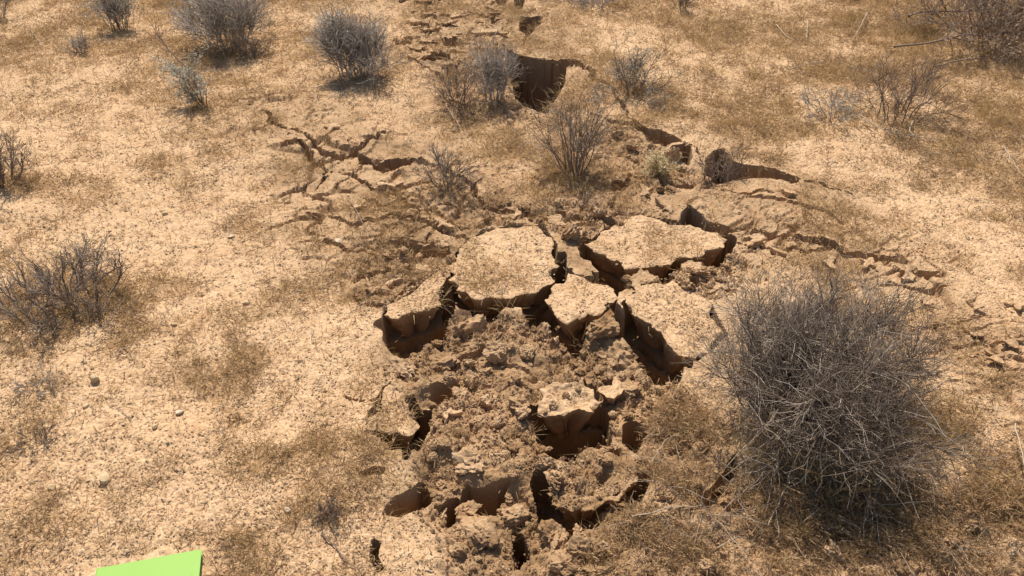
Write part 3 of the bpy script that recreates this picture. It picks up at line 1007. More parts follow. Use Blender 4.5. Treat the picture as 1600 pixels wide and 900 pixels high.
def clump_nodes():
    """every marked point of the mesh carries one of the little clumps held in the same mesh"""
    t = bpy.data.node_groups.new('ground_cover', 'GeometryNodeTree')
    t.interface.new_socket('Geometry', in_out='INPUT', socket_type='NodeSocketGeometry')
    t.interface.new_socket('Geometry', in_out='OUTPUT', socket_type='NodeSocketGeometry')
    n, l = t.nodes.new, t.links.new
    gi, go = n('NodeGroupInput'), n('NodeGroupOutput')

    def attr(name, ty):
        q = n('GeometryNodeInputNamedAttribute')
        q.data_type = ty
        q.inputs['Name'].default_value = name
        return next(o for o in q.outputs if o.enabled and o.name == 'Attribute')

    sep = n('GeometryNodeSeparateGeometry')
    sep.domain = 'POINT'
    l(gi.outputs[0], sep.inputs['Geometry'])
    l(attr('is_seed', 'BOOLEAN'), sep.inputs['Selection'])
    sp = n('GeometryNodeSplitToInstances')
    sp.domain = 'FACE'
    l(sep.outputs['Inverted'], sp.inputs[0])
    l(attr('variant', 'INT'), sp.inputs['Group ID'])
    iop = n('GeometryNodeInstanceOnPoints')
    l(sep.outputs['Selection'], iop.inputs['Points'])
    l(sp.outputs[0], iop.inputs['Instance'])
    iop.inputs['Pick Instance'].default_value = True
    l(attr('pick', 'INT'), iop.inputs['Instance Index'])
    e2r = n('FunctionNodeEulerToRotation')
    l(attr('turn', 'FLOAT_VECTOR'), e2r.inputs[0])
    l(e2r.outputs[0], iop.inputs['Rotation'])
    l(attr('size', 'FLOAT'), iop.inputs['Scale'])
    l(iop.outputs[0], go.inputs[0])
    return t


COVER = clump_nodes()


def cover(name, label, variants, x, y, z, size, mat, lean=True):
    """uncountable ground cover: variants are (vertices, list of face arrays)"""
    n = len(x)
    if lean:
        d = 0.012
        zx, zy = surface(x + d, y)[0], surface(x, y + d)[0]
        sx = np.clip((zx - z) / d, -0.7, 0.7)
        sy = np.clip((zy - z) / d, -0.7, 0.7)
    else:
        sx = sy = np.zeros(n)
    V, F3, F4, var3, var4, k_ = [np.stack([x, y, z], -1)], [], [], [], [], n
    for i, (v, fs) in enumerate(variants):
        for f in fs:
            (F3 if f.shape[1] == 3 else F4).append(f + k_)
            (var3 if f.shape[1] == 3 else var4).append(np.full(len(f), i))
        V.append(v)
        k_ += len(v)
    V = np.vstack(V)
    faces = ([np.vstack(F4)] if F4 else []) + ([np.vstack(F3)] if F3 else [])
    me = bpy.data.meshes.new(name)
    m2 = mesh(name, V, faces)
    seed = np.zeros(len(V), bool)
    seed[:n] = True
    a = m2.attributes.new('is_seed', 'BOOLEAN', 'POINT')
    a.data.foreach_set('value', seed)
    a = m2.attributes.new('pick', 'INT', 'POINT')
    a.data.foreach_set('value', np.concatenate([rng.integers(0, len(variants), n), np.zeros(len(V) - n)]).astype(np.int32))
    a = m2.attributes.new('size', 'FLOAT', 'POINT')
    a.data.foreach_set('value', np.concatenate([size, np.ones(len(V) - n)]).astype(np.float32))
    turn = np.zeros((len(V), 3), np.float32)
    # turn about the vertical lies within the variants; here only the lean with the slope
    turn[:n, 0] = np.arctan(sy)
    turn[:n, 1] = -np.arctan(sx)
    a = m2.attributes.new('turn', 'FLOAT_VECTOR', 'POINT')
    a.data.foreach_set('vector', turn.ravel())
    a = m2.attributes.new('variant', 'INT', 'FACE')
    a.data.foreach_set('value', np.concatenate((var4 if var4 else []) + (var3 if var3 else [])).astype(np.int32))
    bpy.data.meshes.remove(me)
    o = link(name, m2, mat)
    md = o.modifiers.new('cover', 'NODES')
    md.node_group = COVER
    tag(o, label, None, None, 'stuff')
    print(name, n)
    return o


def grain_patch(n, rad, med, sig):
    q, a_ = rad * np.sqrt(rng.random(n)), rng.uniform(0, 6.28, n)
    px, py = q * np.cos(a_), q * np.sin(a_)
    r0 = np.clip(rng.lognormal(math.log(med), sig, n), 0.001, 0.008)
    th = rng.uniform(0, 6.28, n)
    B = octa[None] * rng.uniform(0.6, 1.25, (n, 6, 1)) * r0[:, None, None] * np.array([1, 0.85, 0.42])
    c_, s_ = np.cos(th)[:, None], np.sin(th)[:, None]
    V = np.stack([B[:, :, 0] * c_ - B[:, :, 1] * s_ + px[:, None], B[:, :, 0] * s_ + B[:, :, 1] * c_ + py[:, None], B[:, :, 2] + (r0 * 0.25)[:, None]], -1).reshape(-1, 3)
    return V, [(ot[None] + (np.arange(n) * 6)[:, None, None]).reshape(-1, 3)]


x, y = scatter(36000)
z, so, cav = surface(x, y)
ok = (cav < 0.15) & (z > -0.25) & (rng.random(len(x)) > 0.75 * so)
for ddx, ddy in ((0.016, 0), (-0.016, 0), (0, 0.016), (0, -0.016)):
    z2, _, c2 = surface(x + ddx, y + ddy)
    ok &= (np.abs(z2 - z) < 0.014) & (c2 < 0.3)
x, y, z = x[ok], y[ok], z[ok]
cover('gravel', 'loose coarse sand grains and pebbles over the whole ground', [grain_patch(9, 0.020, 0.0023, 0.42) for _ in range(24)], x, y, z, rng.uniform(0.8, 1.2, len(x)) * (0.75 + 0.13 * y), M_GRAVEL)

# crumbs of the broken soil
zones = [PIT] + PITS_SHALLOW
cr = np.concatenate([rng.uniform(p.min(0), p.max(0), (11000 if i == 0 else 2200, 2)) for i, p in enumerate(zones)])
inz = np.zeros(len(cr), bool)
for p in zones:
    inz |= poly_sd(cr[:, 0], cr[:, 1], p) < 0.02
inz &= fbm(cr[:, 0] * 7, cr[:, 1] * 7, 161, 3) > -0.25
for key in 'ABCDEFG':
    inz &= poly_sd(cr[:, 0], cr[:, 1], SLAB_POLY[key]) > 0.0
cr = cr[inz & (np.abs(cr[:, 0]) < 1.12 * half_width(cr[:, 1]))]
z, so, cav = surface(cr[:, 0], cr[:, 1])
ok = (z > -0.2) & (cav < 0.5)
cr, z = cr[ok], z[ok]
n = len(cr)
r0 = np.clip(rng.lognormal(math.log(0.0042), 0.42, n), 0.002, 0.011)
th = rng.uniform(0, 6.28, n)
B = octa[None] * rng.uniform(0.55, 1.25, (n, 6, 1)) * r0[:, None, None] * np.array([1, 0.85, 0.8])
cx, sx = np.cos(th)[:, None], np.sin(th)[:, None]
V = np.stack([B[:, :, 0] * cx - B[:, :, 1] * sx + cr[:, :1], B[:, :, 0] * sx + B[:, :, 1] * cx + cr[:, 1:], B[:, :, 2] + (z + r0 * 0.3)[:, None]], -1).reshape(-1, 3)
F = (ot[None] + (np.arange(n) * 6)[:, None, None]).reshape(-1, 3)
tag(link('soil_crumbs', mesh('soil_crumbs', V, [F]), M_CLOD), 'crumbs of broken brown soil over the collapsed ground', 'soil crumbs', None, 'stuff')


def blades(bx, by, bz, az, tilt, length, width, bend):
    """bent tapering blades of two pieces each; tilt from the vertical"""
    n = len(bx)
    d0 = np.stack([np.cos(az) * np.sin(tilt), np.sin(az) * np.sin(tilt), np.cos(tilt)], -1)
    t1 = np.clip(tilt + bend, -2.0, 1.75)
    d1 = np.stack([np.cos(az) * np.sin(t1), np.sin(az) * np.sin(t1), np.cos(t1)], -1)
    p0 = np.stack([bx, by, bz], -1)
    p1 = p0 + d0 * (length * 0.5)[:, None]
    p2 = p1 + d1 * (length * 0.5)[:, None]
    tw = rng.uniform(0, 6.28, n)
    side = np.stack([-np.sin(az) * np.cos(tw), np.cos(az) * np.cos(tw), np.sin(tw)], -1)
    w = (width * 0.5)[:, None] * side
    V = np.stack([p0 - w, p0 + w, p1 + w * 0.8, p1 - w * 0.8, p2], 1).reshape(-1, 3)
    o = (np.arange(n) * 5)[:, None]
    return V, o + np.array([0, 1, 2, 3]), o + np.array([3, 2, 4])


def tufts(cx, cy, cz, per, ln, spread, tilt_max, wid):
    m = len(cx)
    cnt = rng.poisson(per, m) + 3
    i = np.repeat(np.arange(m), cnt)
    n = len(i)
    az = rng.uniform(0, 6.28, n)
    off = np.abs(rng.normal(0, 1, n)) * spread[i]
    tilt = np.clip(rng.beta(1.6, 1.2, n) * tilt_max, 0.05, 1.5)
    L = ln[i] * rng.uniform(0.45, 1.25, n)
    return blades(cx[i] + np.cos(az) * off, cy[i] + np.sin(az) * off, cz[i] - 0.003, az + rng.normal(0, 0.5, n), tilt, L, wid * rng.uniform(0.7, 1.4, n) * (0.75 + 0.14 * cy[i]), rng.uniform(-0.2, 0.7, n))


def keep_by(x, y, w, soft=0.15, deep=-0.10):
    z, so, cav = surface(x, y)
    w = w * (1 - 0.7 * sstep(0.02, -0.05, poly_sd(x, y, PIT)))
    k_ = (rng.random(len(x)) < w) & (cav < 0.25) & (z > deep) & (surface(x, y - 0.012)[2] < 0.3) & (surface(x, y + 0.012)[2] < 0.3)
    return x[k_], y[k_], z[k_]


# short brown litter, mostly lying
def litter_patch(n, rad):
    px, py = rng.normal(0, rad, n), rng.normal(0, rad, n)
    V, a4, a3 = blades(px, py, rng.uniform(0, 0.006, n), rng.uniform(0, 6.28, n), rng.uniform(0.8, 1.62, n), rng.uniform(0.006, 0.030, n), rng.uniform(0.0012, 0.0030, n), rng.uniform(-0.5, 0.5, n))
    return V, [a4, a3]


def tuft(n, ln, spread, tilt_max, wid):
    V, a4, a3 = tufts(np.zeros(1), np.zeros(1), np.zeros(1), n, np.array([ln]), np.array([spread]), tilt_max, wid)
    return V, [a4, a3]


def far_points(n):
    y = np.sqrt(rng.uniform(2.2 ** 2, 7.4 ** 2, n))
    return rng.uniform(-1.12, 1.12, n) * half_width(y), y


def extra(n):
    p = PITS_SHALLOW[3]
    q_ = rng.uniform(p.min(0), p.max(0), (n * 2, 2))
    q_ = q_[(poly_sd(q_[:, 0], q_[:, 1], p) < 0.05) & (q_[:, 1] > 0.8)][:n]
    return q_[:, 0], q_[:, 1]


x, y = scatter(60000)
ex_, ey_ = extra(9000)
fx_, fy_ = far_points(20000)
x, y = np.concatenate([x, ex_, fx_]), np.concatenate([y, ey_, fy_])
w = litter_map(x, y)
x, y, z = keep_by(x, y, 0.04 + 0.75 * w, deep=-0.12)
cover('dead_plant_litter', 'brown dead plant litter scattered over the sand in patches', [litter_patch(13, 0.022) for _ in range(24)], x, y, z, rng.uniform(0.7, 1.2, len(x)) * (0.75 + 0.15 * y), M_LITTER)

# brown dead annuals: low fuzzy clumps
x, y = scatter(46000)
ex_, ey_ = extra(3000)
fx_, fy_ = far_points(13000)
x, y = np.concatenate([x, ex_, fx_]), np.concatenate([y, ey_, fy_])
w = litter_map(x, y)
clump = sstep(0.0, 0.5, fbm(x * 7, y * 7, 341, 3))
x, y, z = keep_by(x, y, 0.006 + 0.52 * w * (0.35 + 0.75 * clump))
cover('dead_annuals', 'low brown clumps of dead annual plants in patches', [tuft(11, rng.uniform(0.018, 0.036), rng.uniform(0.006, 0.022), 1.5, 0.0018) for _ in range(24)], x, y, z, rng.uniform(0.45, 1.4, len(x)) * (0.8 + 0.15 * y), M_LITTER)

# golden dry grass tufts
x, y = scatter(52000)
fx_, fy_ = far_points(24000)
x, y = np.concatenate([x, fx_]), np.concatenate([y, fy_])
w = litter_map(x, y) * (0.45 + 0.55 * sstep(-0.2, 0.4, fbm(x * 4, y * 4, 331, 3)))
x, y, z = keep_by(x, y, 0.015 + 0.9 * w)
cover('dry_grass', 'short golden brown dry grass growing in patches over the sand', [tuft(12, rng.uniform(0.024, 0.050), rng.uniform(0.006, 0.026), 1.45, 0.0017) for _ in range(24)], x, y, z, rng.uniform(0.45, 1.35, len(x)) * (0.8 + 0.15 * y), M_STRAW)

# longer single straws
x, y = scatter(16000)
x, y, z = keep_by(x, y, 0.05 + 0.7 * litter_map(x, y))
n = len(x)
far_ = poly_sd(x, y, NOTE_C) > 0.14
x, y, z = x[far_], y[far_], z[far_]
n = len(x)
V2, a4, a3 = blades(x, y, z, rng.uniform(0, 6.28, n), rng.uniform(0.5, 1.55, n), rng.uniform(0.04, 0.13, n), rng.uniform(0.0009, 0.0016, n) * (0.7 + 0.15 * y), rng.uniform(0.0, 0.6, n))
tag(link('loose_straw', mesh('loose_straw', V2, [a4, a3]), M_STRAW), 'longer single straws of dry grass standing and lying everywhere', None, None, 'stuff')


# ------------------------------------------------------------------ shrubs
def unit(v):
    return v / (np.linalg.norm(v, axis=-1, keepdims=True) + 1e-9)


def walk(r_, st, d, L, n, wander, up):
    pts = [st]
    d = unit(d)
    for _ in range(n - 1):
        d = unit(d + wander * r_.normal(size=d.shape) + np.array([0, 0, up]))
        pts.append(pts[-1] + d * (L / (n - 1))[:, None])
    return np.stack(pts, 1)


def offshoots(r_, par, count, tmin, tmax, ang, L, n, wander, up, flat=1.0):
    m, k_, _ = par.shape
    i = r_.integers(0, m, count)
    t = r_.uniform(tmin, tmax, count) * (k_ - 1)
    a = np.minimum(t.astype(int), k_ - 2)
    f = (t - a)[:, None]
    st = par[i, a] * (1 - f) + par[i, a + 1] * f
    tan = unit(par[i, a + 1] - par[i, a])
    rnd = r_.normal(size=(count, 3)) * np.array([1, 1, flat])
    perp = unit(rnd - (rnd * tan).sum(-1, keepdims=True) * tan)
    al = ang * r_.uniform(0.6, 1.4, count)
    d = tan * np.cos(al)[:, None] + perp * np.sin(al)[:, None]
    ln = L * r_.uniform(0.5, 1.3, count)
    return walk(r_, st, d, ln, n, wander, up), i


def tubes(pts, ra, rb, sides=3):
    m, n, _ = pts.shape
    tan = unit(np.gradient(pts, axis=1))
    ref = unit(np.cross(pts[:, -1] - pts[:, 0], np.array([0.31, 0.77, 0.55])))[:, None, :]
    ref = unit(ref - (ref * tan).sum(-1, keepdims=True) * tan)
    bi = np.cross(tan, ref)
    rr = np.asarray(ra)[:, None] + (np.asarray(rb) - np.asarray(ra))[:, None] * np.linspace(0, 1, n)[None]
    ang = np.arange(sides) * 2 * math.pi / sides
    V = pts[:, :, None, :] + rr[:, :, None, None] * (np.cos(ang)[None, None, :, None] * ref[:, :, None, :] + np.sin(ang)[None, None, :, None] * bi[:, :, None, :])
    ids = np.arange(m * n * sides).reshape(m, n, sides)
    a, b = ids[:, :-1], ids[:, 1:]
    f = np.stack([a, np.roll(a, -1, 2), np.roll(b, -1, 2), b], -1).reshape(-1, 4)
    return V.reshape(-1, 3), f


def leaf_quads(r_, pts, count, size, tmin=0.35):
    m, k_, _ = pts.shape
    i = r_.integers(0, m, count)
    t = r_.uniform(tmin, 1, count) * (k_ - 1)
    a = np.minimum(t.astype(int), k_ - 2)
    f = (t - a)[:, None]
    c = pts[i, a] * (1 - f) + pts[i, a + 1] * f
    d = unit(r_.normal(size=(count, 3)) + np.array([0, 0, 0.6]))
    s = unit(np.cross(d, r_.normal(size=(count, 3))))
    L = (size * r_.uniform(0.6, 1.4, count))[:, None]
    V = np.stack([c, c + d * L * 0.5 + s * L * 0.17, c + d * L, c + d * L * 0.5 - s * L * 0.17], 1).reshape(-1, 3)
    return V, np.arange(count * 4).reshape(-1, 4)


def shrub(name, label, cat, px, py, height, radius, stems, sub, twigs, seed, mat, tmat=None, group=None, wander=0.16, up=0.05,
          stem_r=0.0028, twig_r=0.0009, twig_len=0.3, leaves=0, leaf_size=0.012, leaf_mat=None, foot=0.25, lean=(0, 0), z=None, branch_mat=None, flatten=1.0, wob=0.22):
    r_ = np.random.default_rng(seed)
    g = P(px, py)
    if z is None:
        zz, _, _ = surface(np.array([g[0]]), np.array([g[1]]))
        z = float(zz[0])
    root = link(name, None, loc=(g[0], g[1], z))
    tag(root, label, cat, group)
    az = np.arange(stems) * 2.39996 + r_.uniform(0, 1)
    q = np.sqrt((np.arange(stems) + 0.5) / stems)
    st = np.stack([np.cos(az) * q * radius * foot, np.sin(az) * q * radius * foot, np.full(stems, -0.01)], -1)
    tx = np.stack([np.cos(az) * q * radius + lean[0], np.sin(az) * q * radius + lean[1], height * (1 - 0.45 * q ** 2) * r_.uniform(0.8, 1.08, stems) * flatten], -1)
    d = tx - st
    L = np.linalg.norm(d, axis=1) * r_.uniform(0.8, 1.1, stems)
    main = walk(r_, st, d, L, 7, wander, up)
    b1, i1 = offshoots(r_, main, sub, 0.12, 0.9, 0.55, float(L.mean()) * 0.45, 5, wander, up)
    for s in range(stems):
        V, F = tubes(main[s:s + 1], [stem_r * r_.uniform(0.8, 1.3)], [stem_r * 0.35], 5)
        sel = b1[i1 == s]
        if len(sel):
            V2, F2 = tubes(sel, np.full(len(sel), stem_r * 0.5), np.full(len(sel), stem_r * 0.22), 4)
            F = np.vstack([F, F2 + len(V)])
            V = np.vstack([V, V2])
        link('stem', mesh('stem', V, [F], smooth=True), branch_mat or mat, root)
    par = np.concatenate([walk_resample(main, 5), b1])
    b2, _ = offshoots(r_, par, int(twigs * 0.4), 0.12, 1.0, 0.6, height * twig_len, 4, wob, up)
    b3, _ = offshoots(r_, b2, int(twigs * 0.6), 0.15, 1.0, 0.7, height * twig_len * 0.55, 3, wob, up)
    for b in (b2, b3):
        b[:, :, 2] = np.maximum(b[:, :, 2], 0.004 + 0.01 * r_.random((len(b), 1)))
    Va, Fa = tubes(b2, np.full(len(b2), twig_r * 1.4), np.full(len(b2), twig_r * 0.7))
    Vb, Fb = tubes(b3, np.full(len(b3), twig_r), np.full(len(b3), twig_r * 0.5))
    tw = link('twigs', mesh('twigs', np.vstack([Va, Vb]), [np.vstack([Fa, Fb + len(Va)])], smooth=True), tmat or mat, root)
    tw['kind'] = 'stuff'
    if leaves:
        V, F = leaf_quads(r_, np.concatenate([walk_resample(b2, 3), b3]), leaves, leaf_size)
        lv = link('leaves', mesh('leaves', V, [F]), leaf_mat or M_SAGE, root)
        lv['kind'] = 'stuff'
    return root, b3


def walk_resample(p, n):
    i = np.linspace(0, p.shape[1] - 1, n).round().astype(int)
    return p[:, i]


big, bt = shrub('large_shrub', 'large dense grey shrub of fine bare twigs right of the pit', 'shrub', 1268, 655, 0.355, 0.315, 38, 280, 10000, 11, M_DRABTWIG,
                branch_mat=M_BROWNTWIG, stem_r=0.0030, twig_r=0.0007, twig_len=0.34, foot=0.58, wander=0.15, up=0.02, wob=0.28, leaves=900, leaf_size=0.008, leaf_mat=M_SEED)
# bleached dead stems hanging out of its near side
r_ = np.random.default_rng(77)
for i in range(9):
    a = r_.uniform(-2.6, -0.5)
    st = np.array([[0.22 * math.cos(a), 0.22 * math.sin(a), r_.uniform(0.10, 0.26)]])
    p = walk(r_, st, np.array([[math.cos(a), math.sin(a), -0.7]]), np.array([r_.uniform(0.14, 0.26)]), 7, 0.22, -0.08)
    V, F = tubes(p, [0.0022], [0.001], 5)
    link('dead_stem', mesh('dead_stem', V, [F], smooth=True), M_PALETWIG, big)

n = 1500
a = r_.uniform(-2.9, 0.0, n)
q = r_.uniform(0.05, 0.36, n)
V, q4, q3 = blades(q * np.cos(a), q * np.sin(a), r_.uniform(0.0, 0.16, n) * (1 - q), r_.uniform(0, 6.28, n), r_.uniform(0.2, 1.5, n), r_.uniform(0.03, 0.10, n), r_.uniform(0.0010, 0.0020, n), r_.uniform(-0.2, 0.7, n))
tw = link('caught_straw', mesh('caught_straw', V, [q4, q3]), M_STRAW, big)
tw['kind'] = 'stuff'

shrub('bare_shrub', 'dark bare branching shrub on litter at the left of the field', 'shrub', 100, 478, 0.175, 0.24, 26, 140, 1400, 12, M_BROWNTWIG, tmat=M_DRABTWIG, stem_r=0.0036, twig_r=0.0009, twig_len=0.34, foot=0.6, wander=0.2, up=0.08)
shrub('bare_shrub', 'dark twiggy shrub cut by the left edge of the view', 'shrub', 4, 290, 0.20, 0.17, 14, 80, 900, 13, M_BROWNTWIG, foot=0.35)
shrub('bare_shrub', 'small shrub at the very top left corner', 'shrub', -2, 32, 0.28, 0.16, 10, 50, 500, 14, M_BROWNTWIG, tmat=M_GREYTWIG)
shrub('sage_shrub', 'narrow upright greenish grey shrub at the top edge left', 'shrub', 185, 46, 0.30, 0.10, 14, 80, 1200, 15, M_BROWNTWIG, tmat=M_GREYTWIG, leaves=500, leaf_size=0.018, foot=0.5)
shrub('dry_bush', 'tiny grey tuft like bush below the narrow upright shrub', 'shrub', 125, 80, 0.14, 0.085, 8, 40, 350, 16, M_GREYTWIG)
shrub('grey_shrub', 'wide grey twiggy shrub at the top edge left of the round grey shrub', 'shrub', 362, 70, 0.40, 0.25, 24, 140, 3000, 17, M_GREYTWIG, twig_r=0.0012, foot=0.5, leaves=500, leaf_size=0.014)
shrub('grey_shrub', 'round compact grey shrub standing alone left of the far fissure', 'shrub', 562, 120, 0.35, 0.185, 26, 160, 3600, 18, M_GREYTWIG, twig_r=0.0011, foot=0.55, leaves=600, leaf_size=0.013)
sp, _ = shrub('sage_shrub', 'small pale green sage plant with a dry dark stalk leaning left', 'shrub', 321, 168, 0.23, 0.075, 8, 40, 380, 19, M_BROWNTWIG, tmat=M_GREYTWIG, leaves=800, leaf_size=0.017, lean=(-0.05, 0.0), foot=0.2)
r_ = np.random.default_rng(78)
p = walk(r_, np.array([[-0.03, 0.02, 0.16]]), np.array([[-0.75, 0.5, 0.62]]), np.array([0.36]), 8, 0.07, -0.03)
p2, _ = offshoots(r_, p, 5, 0.3, 0.8, 0.3, 0.16, 5, 0.1, 0)
V, F = tubes(p, [0.004], [0.0015], 5)
V2, F2 = tubes(p2, np.full(5, 0.002), np.full(5, 0.001), 4)
link('dry_stalk', mesh('dry_stalk', np.vstack([V, V2]), [np.vstack([F, F2 + len(V)])], smooth=True), M_BROWNTWIG, sp)
shrub('bare_shrub', 'bare forked shrub on a mound left of the big dark hole', 'shrub', 718, 168, 0.30, 0.15, 10, 70, 480, 20, M_BROWNTWIG, foot=0.15, wander=0.2)
shrub('grey_shrub', 'grey twiggy shrub leaning against the left rim of the big dark hole', 'shrub', 773, 158, 0.29, 0.085, 16, 90, 1300, 21, M_GREYTWIG, foot=0.6)
shrub('bare_shrub', 'upright bare shrub with many straight stems in front of the big dark hole', 'shrub', 898, 270, 0.34, 0.165, 18, 80, 480, 22, M_BROWNTWIG, tmat=M_DRABTWIG, stem_r=0.0032, foot=0.25, wander=0.12, up=0.1)
shrub('bare_shrub', 'small sparse grey shrub between the left cracks and the middle slab', 'shrub', 702, 297, 0.20, 0.13, 11, 50, 380, 23, M_DRABTWIG, foot=0.2, wander=0.2)
shrub('green_plant', 'small yellow green tuft of a plant beside the right fissure', 'plant', 1030, 280, 0.105, 0.06, 14, 60, 350, 24, M_LIME, leaves=420, leaf_size=0.016, leaf_mat=M_LIME, foot=0.5)
shrub('sparse_shrub', 'low sparse greenish grey shrub right of the big dark hole', 'shrub', 985, 148, 0.22, 0.27, 16, 110, 850, 25, M_BROWNTWIG, tmat=M_DRABTWIG, leaves=500, leaf_size=0.014, wander=0.25, up=0.02, lean=(0.02, 0))
shrub('sparse_shrub', 'wide open grey shrub of thin dark branches in the upper right straw', 'shrub', 1398, 184, 0.32, 0.23, 14, 100, 750, 26, M_BROWNTWIG, wander=0.22, foot=0.5)
shrub('sparse_shrub', 'low thin greyish shrub at the left foot of the wide open shrub', 'shrub', 1300, 188, 0.14, 0.20, 10, 60, 420, 27, M_GREYTWIG, leaves=250, leaf_size=0.012, wander=0.25)
shrub('seeding_shrub', 'large brown tangled shrub with pale seed clusters in the top right corner', 'shrub', 1545, 66, 0.42, 0.55, 26, 170, 3000, 28, M_BROWNTWIG, wander=0.24, up=0.0, leaves=1500, leaf_size=0.022, leaf_mat=M_SEED, twig_r=0.0013, flatten=0.9)
shrub('dark_bush', 'dark little shrub growing inside the right fissure', 'shrub', 1122, 284, 0.20, 0.11, 10, 50, 380, 29, M_BROWNTWIG, foot=0.3, z=-0.05)
shrub('dry_bush', 'low grey bush at the top edge right of the far fissure', 'shrub', 925, 12, 0.16, 0.30, 12, 60, 700, 30, M_GREYTWIG, wander=0.25, twig_r=0.0014)
shrub('dry_bush', 'small dark bush cut by the top edge right of centre', 'shrub', 1066, 12, 0.18, 0.14, 9, 50, 500, 31, M_BROWNTWIG)
shrub('dry_bush', 'thin grey bush between the wide grey and tiny tuft like bushes', 'shrub', 400, 86, 0.12, 0.16, 8, 40, 300, 32, M_BROWNTWIG, leaves=0)
shrub('dry_bush', 'dark grass like bush on the sand near the lower left hole', 'shrub', 515, 812, 0.04, 0.05, 12, 50, 500, 33, M_BROWNTWIG, twig_r=0.0006, stem_r=0.0013)
shrub('dry_bush', 'low brown mat like bush on the sand below the left shrub', 'shrub', 60, 690, 0.030, 0.085, 14, 60, 800, 34, M_BROWNTWIG, twig_r=0.0006, stem_r=0.0014)
shrub('dry_bush', 'low grey bush above the low brown one at the left', 'shrub', 62, 608, 0.028, 0.09, 14, 60, 700, 35, M_GREYTWIG, twig_r=0.0006, stem_r=0.0012)


# ------------------------------------------------------------------ fallen sticks
def stick(pixels, label, mat, r0, lift=0.02, forks=0, seed=0, z=0.0):
    r_ = np.random.default_rng(seed)
    w = PP(pixels, z)
    zz, _, _ = surface(w[:, 0], w[:, 1])
    zz = np.maximum(zz, -0.03)
    ctrl = np.column_stack([w, zz + lift])
    t = np.linspace(0, len(ctrl) - 1, 12)
    p = np.stack([np.interp(t, np.arange(len(ctrl)), ctrl[:, k_]) for k_ in range(3)], -1)
    p[1:-1] = 0.25 * p[:-2] + 0.5 * p[1:-1] + 0.25 * p[2:]
    p += r_.normal(0, 0.0018, p.shape)
    c = p[0].copy()
    p = p - c
    V, F = tubes(p[None], [r0], [r0 * 0.5], 6)
    o = link('fallen_stick', mesh('fallen_stick', V, [F], smooth=True), mat, loc=tuple(c))
    tag(o, label, 'stick', 'dead sticks')
    if forks:
        b, _ = offshoots(r_, p[None], forks, 0.3, 0.8, 0.6, float(np.linalg.norm(p[-1])) * 0.35, 5, 0.1, 0, flat=0.4)
        for q in b:
            V, F = tubes(q[None], [r0 * 0.6], [r0 * 0.3], 5)
            link('side_twig', mesh('side_twig', V, [F], smooth=True), mat, o)


stick([(985, 818), (1015, 806), (1045, 800), (1095, 790)], 'pale forked stick lying in litter left of the foot of the large shrub', M_PALETWIG, 0.0022, 0.02, 2, 1)
stick([(1572, 690), (1582, 735), (1588, 775), (1600, 815)], 'long bleached stick at the right edge of the view', M_PALETWIG, 0.0022, 0.06, 1, 2)
stick([(1240, 730), (1225, 770), (1210, 800), (1198, 828)], 'white stick leaning out of the near left side of the large shrub', M_PALETWIG, 0.0022, 0.03, 1, 3)
stick([(1385, 832), (1392, 860), (1397, 898)], 'short white stick below the large shrub at the bottom', M_PALETWIG, 0.002, 0.015, 0, 4)
stick([(1340, 190), (1370, 210), (1405, 218), (1470, 226)], 'pale curved twig on the straw under the wide open shrub', M_PALETWIG, 0.003, 0.03, 2, 5)
stick([(1425, 195), (1418, 210), (1428, 222)], 'short pale hooked twig under the wide open shrub', M_PALETWIG, 0.003, 0.03, 0, 6)
stick([(1352, 34), (1340, 55), (1328, 76)], 'straight pale stick standing in straw at the upper right', M_PALETWIG, 0.003, 0.05, 0, 7)
stick([(1212, 40), (1225, 62), (1240, 72)], 'thin pale stick at the top right of centre', M_PALETWIG, 0.003, 0.04, 0, 8)
stick([(1260, 42), (1258, 70)], 'short upright pale straw stick left of the straight pale stick', M_PALETWIG, 0.003, 0.05, 0, 9)
stick([(1230, 118), (1255, 109), (1285, 102)], 'pale twig lying flat in the straw of the upper right', M_PALETWIG, 0.003, 0.03, 0, 10)
stick([(505, 838), (525, 856), (556, 892)], 'thin dark stick on the sand left of the bottom crack', M_BROWNTWIG, 0.0022, 0.006, 1, 11)
stick([(1565, 240), (1580, 262), (1597, 284)], 'slanting pale straw stick near the right edge above the middle', M_PALETWIG, 0.0026, 0.04, 0, 12)
stick([(697, 176), (712, 198), (720, 210)], 'pale straw stick below the bare forked shrub', M_PALETWIG, 0.0026, 0.03, 0, 13)
stick([(1412, 52), (1440, 40), (1500, 44), (1560, 34)], 'long dark branch reaching left out of the tangled corner shrub', M_BROWNTWIG, 0.007, 0.10, 3, 14)
stick([(1390, 100), (1450, 92), (1500, 80), (1560, 84)], 'second dark branch below the long one at the top right', M_BROWNTWIG, 0.006, 0.10, 3, 15)
stick([(1455, 118), (1490, 106), (1540, 102)], 'short brown branch on straw below the tangled corner shrub', M_BROWNTWIG, 0.005, 0.05, 2, 16)
stick([(1333, 6), (1345, 4), (1370, 5)], 'short dark stick at the top edge right', M_BROWNTWIG, 0.006, 0.02, 0, 17)
stick([(340, 650), (350, 635), (357, 620)], 'thin pale straw stick on the left sand', M_PALETWIG, 0.0013, 0.012, 0, 18)
stick([(295, 520), (303, 532), (310, 538)], 'tiny dark twig right of the left shrub', M_BROWNTWIG, 0.0013, 0.006, 0, 19)
stick([(50, 52), (62, 66), (70, 78)], 'pale bent straw stick left of the tiny tuft like bush', M_PALETWIG, 0.0026, 0.03, 0, 20)
stick([(1395, 640), (1412, 662), (1440, 690)], 'white curved stick hanging over the right side of the large shrub', M_PALETWIG, 0.002, 0.16, 0, 21)
stick([(1020, 720), (1035, 700), (1052, 684)], 'thin straw stick leaning by the right rim of the pit', M_PALETWIG, 0.0014, 0.03, 0, 22)

